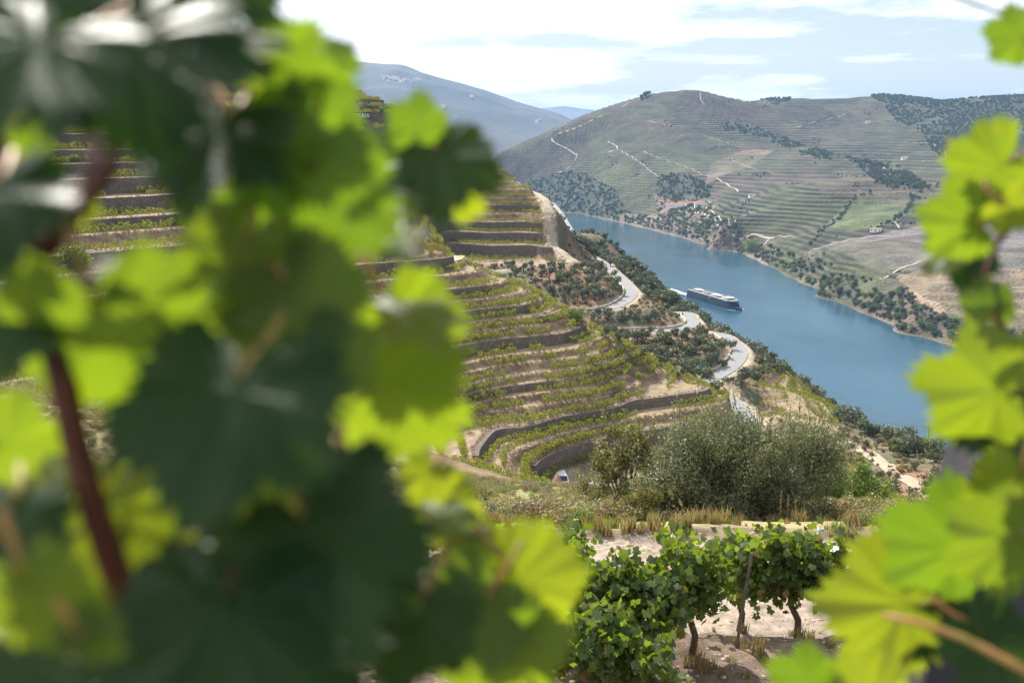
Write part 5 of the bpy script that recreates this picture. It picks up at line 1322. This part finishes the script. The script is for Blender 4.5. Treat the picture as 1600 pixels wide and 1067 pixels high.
# ------------------------------------------------------------------ big bush and thin tree beyond the road
def big_bush(name, px, D, rad, hgt, nleaf, lsize, mat, lab, cat, seed, nb=44, aspect=.42, shoots=90):
    r = np.random.default_rng(seed); x0 = (px - 800) / FPX * D; zb = float(near_z(np.array([x0]), np.array([float(D)]))[0])
    e = empty(name, (x0, D, zb + CAMZ)); setp(e, lab, cat)
    bl = []; tr = MB()
    for i in range(nb):
        a = r.uniform(0, 6.28); q = rad * r.uniform(.1, .78) ** .8; z = hgt * r.uniform(.18, .80) * (1 - .35 * (q / rad) ** 2); c_ = (q * math.cos(a), q * math.sin(a) * .8, z); bl.append((*c_, rad * r.uniform(.2, .34)))
        tr.tube([(r.normal(0, .1), r.normal(0, .1), -.3), (c_[0] * .4, c_[1] * .4, z * .45), c_], [.045, .025, .008], 5, False)
    fn0 = blob_fn(bl, r, .35)
    sh_pts = []; sh_n = []
    for i in range(shoots):     # upright whips that break the outline
        b = bl[int(r.integers(0, nb))]; p0 = np.array(b[:3]) + r.normal(0, .12, 3); d = np.array([r.normal(0, .35), r.normal(0, .3), r.uniform(.6, 1.2)]); d /= np.linalg.norm(d); L_ = b[3] * r.uniform(1.2, 2.1)
        tr.tube([p0, p0 + d * L_], [.007, .003], 4, False)
        for t in np.linspace(.2, 1, 34): sh_pts.append(p0 + d * L_ * t + r.normal(0, .045, 3)); sh_n.append(r.normal(0, 1, 3))
    sh_pts = np.array(sh_pts); sh_n = np.array(sh_n)
    def fn(n):
        p, d = fn0(n - len(sh_pts)); return np.vstack([p, sh_pts]), np.vstack([d, sh_n / np.linalg.norm(sh_n, axis=1)[:, None]])
    V, F_ = leaf_cloud(nleaf, fn, lsize, aspect, .2, r); me = mesh_np('foliage', V, F_); me.materials.append(mat); o = link('foliage', me, e); o['kind'] = 'stuff'
    o = tr.build('branches', M_wood, e); o['kind'] = 'stuff'
    return e
M_bush = mat_leaf('grey_green_leaves', (.15, .168, .088), (.20, .23, .07), .4, .32, rough=.5, spec=.4, sunp=.06, sun=(.30, .28, .08))
M_lbush = mat_leaf('yellowish_leaves', (.17, .17, .06), (.26, .26, .05), .4, .35, rough=.5, spec=.3, sunp=.2, sun=(.33, .26, .10))
big_bush('olive_bush', 1100, 18.9, 1.38, 2.35, 32000, .055, M_bush, 'big dense grey-green bush beyond the dirt road, left half of the clump', 'bush', 601)
big_bush('olive_bush', 1225, 19.3, 1.38, 2.5, 32000, .055, M_bush, 'big dense grey-green bush beyond the dirt road, right half of the clump', 'bush', 602)
big_bush('olive_bush', 1165, 18.6, 1.0, 1.9, 16000, .055, M_bush, 'lower middle of the big grey-green clump beyond the dirt road', 'bush', 608)
big_bush('yellow_bush', 985, 19.5, .65, 2.45, 7000, .06, M_lbush, 'thin yellowish tree with bare twigs left of the big grey-green bush', 'bush', 603, 14, .6, 50)
big_bush('yellow_bush', 1010, 17.6, .45, .75, 4000, .055, M_lbush, 'low twiggy bush at the road edge in front of the grey-green clump', 'bush', 604, 10, .5, 30)
big_bush('yellow_bush', 930, 22.5, .6, 1.2, 4200, .05, M_lbush, 'low dry bush below the paved yard at the road edge', 'bush', 605, 10, .5, 26)
big_bush('green_bush', 1350, 26, 1.3, 1.5, 7000, .08, M_bright, 'low fresh green bush to the right of the grey-green clump', 'bush', 606, 14, .7, 30)
big_bush('green_bush', 690, 24, 1.1, .9, 5000, .07, M_lbush, 'low olive-yellow brush left of centre beyond the road', 'bush', 607, 12, .7, 20)
for (px, sz, k_) in ((1238, .5, 1), (1250, .42, 2), (1262, .36, 3)):   # dried flower spikes
    x0 = (px - 800) / FPX * 16.3; zb = float(fg_z(np.array([x0]), np.array([16.3]))[0]); mb = MB(); mb.tube([(0, 0, 0), (.02, 0, sz)], [.006, .004], 5)
    for t in range(14):
        z = sz * (.45 + .04 * t); a = t * 2.4; mb.tube([(.01, 0, z), (.01 + .022 * math.cos(a), .022 * math.sin(a), z + .012)], [.008, .005], 4)
    setp(mb.build('dried_flower_spike', M_reddry, loc=(x0, 16.3, zb + CAMZ)), ('tallest', 'middle', 'shortest')[k_-1] + ' dried brown flower spike standing before the big bush', 'flower stalk')

# ------------------------------------------------------------------ leaves right in front of the lens: two trellised vines
def mat_bigleaf(nm, shaded):
    t = NT(nm); oc = t.obj(); sp = t.new('ShaderNodeSeparateXYZ'); t.set(sp.inputs[0], oc)
    y = t.math('SUBTRACT', sp.outputs[1], .12); rr = t.math('SQRT', t.math('ADD', t.math('MULTIPLY', sp.outputs[0], sp.outputs[0]), t.math('MULTIPLY', y, y)))
    an = t.math('ARCTAN2', sp.outputs[0], y); ph = t.math('PINGPONG', t.math('DIVIDE', an, math.radians(52)), .5)
    d = t.math('MULTIPLY', t.math('MULTIPLY', ph, math.radians(52)), rr); vein = t.ramp(d, .006, .022, 1, 0)
    sec = t.math('PINGPONG', t.math('SUBTRACT', t.math('MULTIPLY', rr, 9.0), t.math('MULTIPLY', ph, 3.2)), .5); vein2 = t.math('MULTIPLY', t.ramp(sec, .0, .09, 1, 0), .5)
    v = t.math('MAXIMUM', vein, vein2); rnd = t.new('ShaderNodeObjectInfo').outputs['Random']
    nz = t.noise(3.0, 3, oc)
    dc = t.mix(rnd, (.045, .085, .022), (.07, .115, .03)); dc = t.mix(t.math('MULTIPLY', v, .5), dc, (.16, .20, .06)); dc = t.mix(t.ramp(nz, .66, .74, 0, .5), dc, (.25, .16, .05))
    if shaded: dc = t.mix(1.0, dc, (.30, .52, .50), 'MULTIPLY')  # shade put into the leaf colour: darker and bluer
    bf = t.new('ShaderNodeNewGeometry').outputs['Backfacing']; dc = t.mix(t.math('MULTIPLY', bf, .75), dc, (.13, .17, .10))
    t.base(dc); t.b.inputs['Roughness'].default_value = .42; t.b.inputs['Specular IOR Level'].default_value = .25 if shaded else .5
    tc = t.mix(rnd, (.17, .29, .010), (.34, .40, .010)); tc = t.mix(t.math('MULTIPLY', v, .45), tc, (.12, .18, .01)); tc = t.mix(t.ramp(nz, .62, .75, 0, .6), tc, (.42, .38, .02))
    if shaded: tc = t.mix(1.0, tc, (.16, .24, .5), 'MULTIPLY')  # dimmer see-through tint, also standing in for shade
    tn = t.new('ShaderNodeBsdfTranslucent'); t.set(tn.inputs['Color'], tc); mx = t.new('ShaderNodeMixShader'); mx.inputs[0].default_value = .45 if shaded else .62
    t.bump(v, .4, .02)
    t.t.links.new(t.b.outputs[0], mx.inputs[1]); t.t.links.new(tn.outputs[0], mx.inputs[2]); t.t.links.new(mx.outputs[0], t.out.inputs['Surface']); return t.m
M_big = mat_bigleaf('close_vine_leaf', 0); M_shaded = mat_bigleaf('shaded_vine_leaf', 1)  # same leaf twice, the second with shade painted into its colours
BIG = []
for s in range(5):
    m = fleaf(s + 20, 6, 72, True); m.materials.append(M_big); BIG.append(m)
SHADED = []
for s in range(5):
    m = BIG[s].copy(); m.materials.clear(); m.materials.append(M_shaded); SHADED.append(m)
def close_vine(x, y, lab):
    e = empty('grapevine', (x, y, CAMZ - 1.65)); return setp(e, lab, 'vine')
vl = close_vine(-.20, .55, 'blurred vine before the lens, its dark and sunlit leaves filling the left half')
vr = close_vine(.42, 1.0, 'blurred vine with glowing leaves and a slate post along the right edge')
def big_leaf(par, px, py, d, size, roll, e_, yaw=0, mi=None, ref=None):
    D_ = ray(px, py); D_ = D_ / np.linalg.norm(D_); c_ = Vector(D_ * d) + Vector((0, 0, CAMZ)); e_, yw, ro = R(e_), R(yaw), R(roll)
    n = Vector((math.sin(yw) * math.cos(e_), -math.cos(yw) * math.cos(e_), math.sin(e_))); m3 = orient(n, (math.cos(ro), .0, math.sin(ro))); L_ = size * d / FPX / (1.95 if par is vr else 1.8)
    o = bpy.data.objects.new('leaf', (SHADED if 36 <= e_ / R(1) <= 56 else BIG)[int(rng.integers(0, 5)) if mi is None else mi]); COL.objects.link(o)  # leaves tilted edge-on to the sun get the copy with painted shade
    w = Matrix.Translation(c_ - m3 @ Vector((0, .32, 0)) * L_) @ m3.to_4x4() @ Matrix.Scale(L_, 4)
    o.parent = par; o.matrix_parent_inverse = Matrix.Translation(-par.location); o.matrix_basis = w
    # stalk
    a = w.translation.copy(); b = a + (m3 @ Vector((rng.uniform(-.3, .3), -1, -.35))).normalized() * L_ * .75
    mb = MB(); mb.tube([a - Vector(par.location), a.lerp(b, .5) - Vector(par.location) + Vector((0, .003, -.002)), b - Vector(par.location)], [.0013, .0014, .0017], 6); mb.build('leaf_stalk', M_petiole, par, True)
    return o
def P3(px, py, d): v = ray(px, py); return Vector(v / np.linalg.norm(v) * d) + Vector((0, 0, CAMZ))
def cane(par, pts, r0, r1, mat=None):
    mb = MB(); q = smooth_path([np.array(P3(*p) - par.location) for p in pts], .02); mb.tube([Vector(p) for p in q], list(np.linspace(r0, r1, len(q))), 8); mb.build('cane', mat or M_cane, par, True)
LL = [ # px, py, distance, size, roll, elevation of the face, yaw
 (40,90,.36,360,-100,50,0),(-20,330,.38,300,-80,50,0),(215,95,.40,430,-75,47,5),(330,230,.43,300,-95,47,-10),(100,-10,.42,300,-60,45,0),(330,-20,.44,260,-100,40,20),
 (315,70,.41,150,-75,62,62),(375,60,.44,110,-60,66,20),(455,105,.46,185,-15,-12,0),(492,180,.47,205,-30,-8,10),(528,92,.52,95,-20,30,0),
 (400,235,.46,270,-60,12,-10),(490,330,.46,330,-85,2,10),(370,440,.45,290,-100,4,-15),(550,330,.50,130,-90,5,0),(360,330,.48,240,-120,18,0),
 (350,650,.37,460,-95,50,0),(470,470,.43,270,-60,28,0),(635,520,.55,240,-60,-12,5),(612,625,.545,330,-35,-15,-5),(520,560,.42,200,-40,30,0),(660,492,.50,190,10,69,0),
 (172,545,.415,400,-85,-22,5),(683,262,.55,250,-85,47,0),(605,300,.54,170,-70,69,8),(655,190,.56,120,80,-5,20),(728,318,.56,90,-30,-18,0),
 (500,860,.38,420,-70,50,0),(150,840,.45,340,-90,30,0),(55,950,.36,250,-75,-12,0),(145,1000,.355,130,-40,-8,0),(200,800,.52,200,-90,14,0),(215,720,.52,110,-30,0,0),
 (340,1000,.37,440,-90,52,0),(60,1060,.40,300,-60,46,0),(585,1000,.50,130,-100,-5,0),(560,900,.46,260,-100,46,0),(640,980,.46,260,-100,48,0),
 (825,930,.62,260,-55,8,15),(735,960,.60,230,-130,12,-10),(790,1030,.62,260,-50,4,0),(765,870,.64,170,110,20,0),(700,790,.62,150,-20,24,10),(735,815,.63,100,-20,60,40),(665,750,.60,110,-120,14,0),(670,930,.60,120,-160,60,20),
 (30,690,.50,200,5,-14,0),(30,215,.46,110,-90,2,0),(180,118,.50,90,-60,-12,0),(10,520,.42,190,-90,44,0),(250,900,.44,240,-110,46,0),(520,760,.43,240,-90,50,0),(330,560,.45,220,-90,26,10),(480,1040,.42,300,-60,50,0),
 (490,362,.50,170,0,68,0),(610,372,.5,150,170,69,5),(370,60,.44,200,-10,69,0),(385,95,.46,150,30,66,5),(125,96,.5,60,0,69,0),(675,925,.6,130,160,68,0),(735,845,.62,130,10,68,10),(440,720,.41,330,-72,10,76),(185,418,.41,100,0,68,0),(700,805,.6,120,20,68,0),(10,830,.42,220,-90,46,0),(130,330,.50,60,-90,20,0)]
for t in LL: big_leaf(vl, *t)
RR = [(1545,275,.78,200,-140,-10,0),(1500,345,.76,170,170,-14,0),(1585,330,.74,110,-40,-16,0),(1505,400,.80,150,-95,44,0),(1470,405,.78,90,-110,62,-40),(1580,55,.80,110,165,-5,0),
 (1530,605,.74,255,170,-8,0),(1565,655,.77,250,-165,44,0),(1545,470,.78,110,100,14,0),
 (1470,845,.74,260,155,-12,0),(1560,850,.70,220,-150,-2,0),(1590,770,.72,190,-95,-6,0),(1385,945,.77,290,178,12,10),(1250,1060,.72,150,150,-12,0),(1350,1075,.72,170,120,-8,0),(1460,960,.80,200,-60,44,0),(1560,1010,.76,200,-60,40,0)]
for t in RR: big_leaf(vr, *t)
cane(vl, [(-30,150,.45),(10,300,.44),(55,420,.43),(90,560,.43),(125,720,.43),(165,850,.43),(215,990,.44),(240,1120,.45)], .0048, .0056)
cane(vl, [(190,190,.47),(160,290,.46),(110,340,.45),(65,400,.44)], .0022, .004); cane(vl, [(105,110,.5),(140,190,.49),(150,260,.47),(95,360,.45)], .002, .003)
cane(vl, [(275,620,.5),(262,760,.5),(250,880,.5),(235,980,.5),(230,1090,.5)], .003, .006); cane(vl, [(320,890,.5),(285,900,.5),(250,920,.5)], .0015, .0025)
cane(vr, [(1380,960,.7),(1480,985,.7),(1560,1025,.7),(1640,1065,.7)], .0014, .0028, M_petiole); cane(vr, [(1640,300,.8),(1600,330,.8),(1540,420,.79),(1575,540,.78),(1600,700,.77),(1590,850,.76)], .002, .003)
# wires and slate post of the trellis
mb = MB(); a = P3(1440, -25, 1.0); b = P3(1700, 75, .9); mb.tube([a, b], .0012, 6); setp(mb.build('trellis_wire', M_dark), 'blurred thin wire crossing the sky at the top right corner', 'wire')
M_slate = mat_noise('slate', (.018, .018, .022), (.05, .048, .05), 14, 5, .55, .004)
tp = P3(1610, 700, .95); bt_ = P3(1540, 1110, .92); dirn = (bt_ - tp).normalized(); bt2 = tp + dirn * ((tp.z - (CAMZ - 1.7)) / -dirn.z)
mb = MB(); sx, sy = .052, .026
V = []
for c_, k_ in ((tp, 1.0), (tp.lerp(bt2, .03), 1.12), (tp.lerp(bt2, .5), 1.3), (bt2, 1.45)): V += [c_ + Vector((-sx*k_, -sy, 0)), c_ + Vector((sx*k_, -sy, .004)), c_ + Vector((sx*k_, sy, .004)), c_ + Vector((-sx*k_, sy, 0))]
mb.add(V, [(0,1,2,3)] + [(i*4+j, i*4+4+j, i*4+4+(j+1)%4, i*4+(j+1)%4) for i in range(3) for j in range(4)] + [(15,14,13,12)])
setp(mb.build('slate_post', M_slate), 'dark leaning slate trellis post blurred at the right edge', 'post')
# ------------------------------------------------------------------ air
hz = MB(); hz.box(-6500, 6500, -1600, 17900, -1.2, 480)
mh = bpy.data.materials.new('haze_air'); mh.use_nodes = True; tn_ = mh.node_tree; tn_.nodes.remove(tn_.nodes['Principled BSDF'])
pv = tn_.nodes.new('ShaderNodeVolumePrincipled'); pv.inputs['Color'].default_value = (.36, .60, 1.0, 1); pv.inputs['Density'].default_value = HAZE; pv.inputs['Anisotropy'].default_value = .0
tn_.links.new(pv.outputs[0], tn_.nodes['Material Output'].inputs['Volume'])
hzo = hz.build('haze', mh); hzo['kind'] = 'stuff'; hzo['label'] = 'thin blue air haze filling the valley'
# ------------------------------------------------------------------ tell look-alikes apart by their place in the row they share a description with
bpy.context.view_layer.update()
same = {}
for o in list(COL.objects):
    if o.parent is None and 'label' in o and 'category' in o: same.setdefault(o['label'], []).append(o)
def ordinal(n): return '%d%s' % (n, 'th' if 10 <= n % 100 <= 20 else {1: 'st', 2: 'nd', 3: 'rd'}.get(n % 10, 'th'))
for lab, obs in same.items():
    if len(obs) < 2: continue
    def where_(o):
        p = np.array(o.matrix_world.translation) if o.type != 'MESH' or o.location.z != CAMZ or o.location.x != 0 else np.array(o.matrix_world @ o.data.vertices[0].co)
        return float(project(p - np.array([0, 0, CAMZ]))[0])
    obs.sort(key=where_)
    for i, o in enumerate(obs): o['label'] = lab + (', leftmost' if i == 0 else ', rightmost' if i == len(obs) - 1 else ', ' + ordinal(i + 1) + ' from left')

for o in COL.objects:
    if 'label' in o and len(o['label'].replace('-', ' ').split()) > 16: print('LONG', len(o['label'].split()), o['label'])
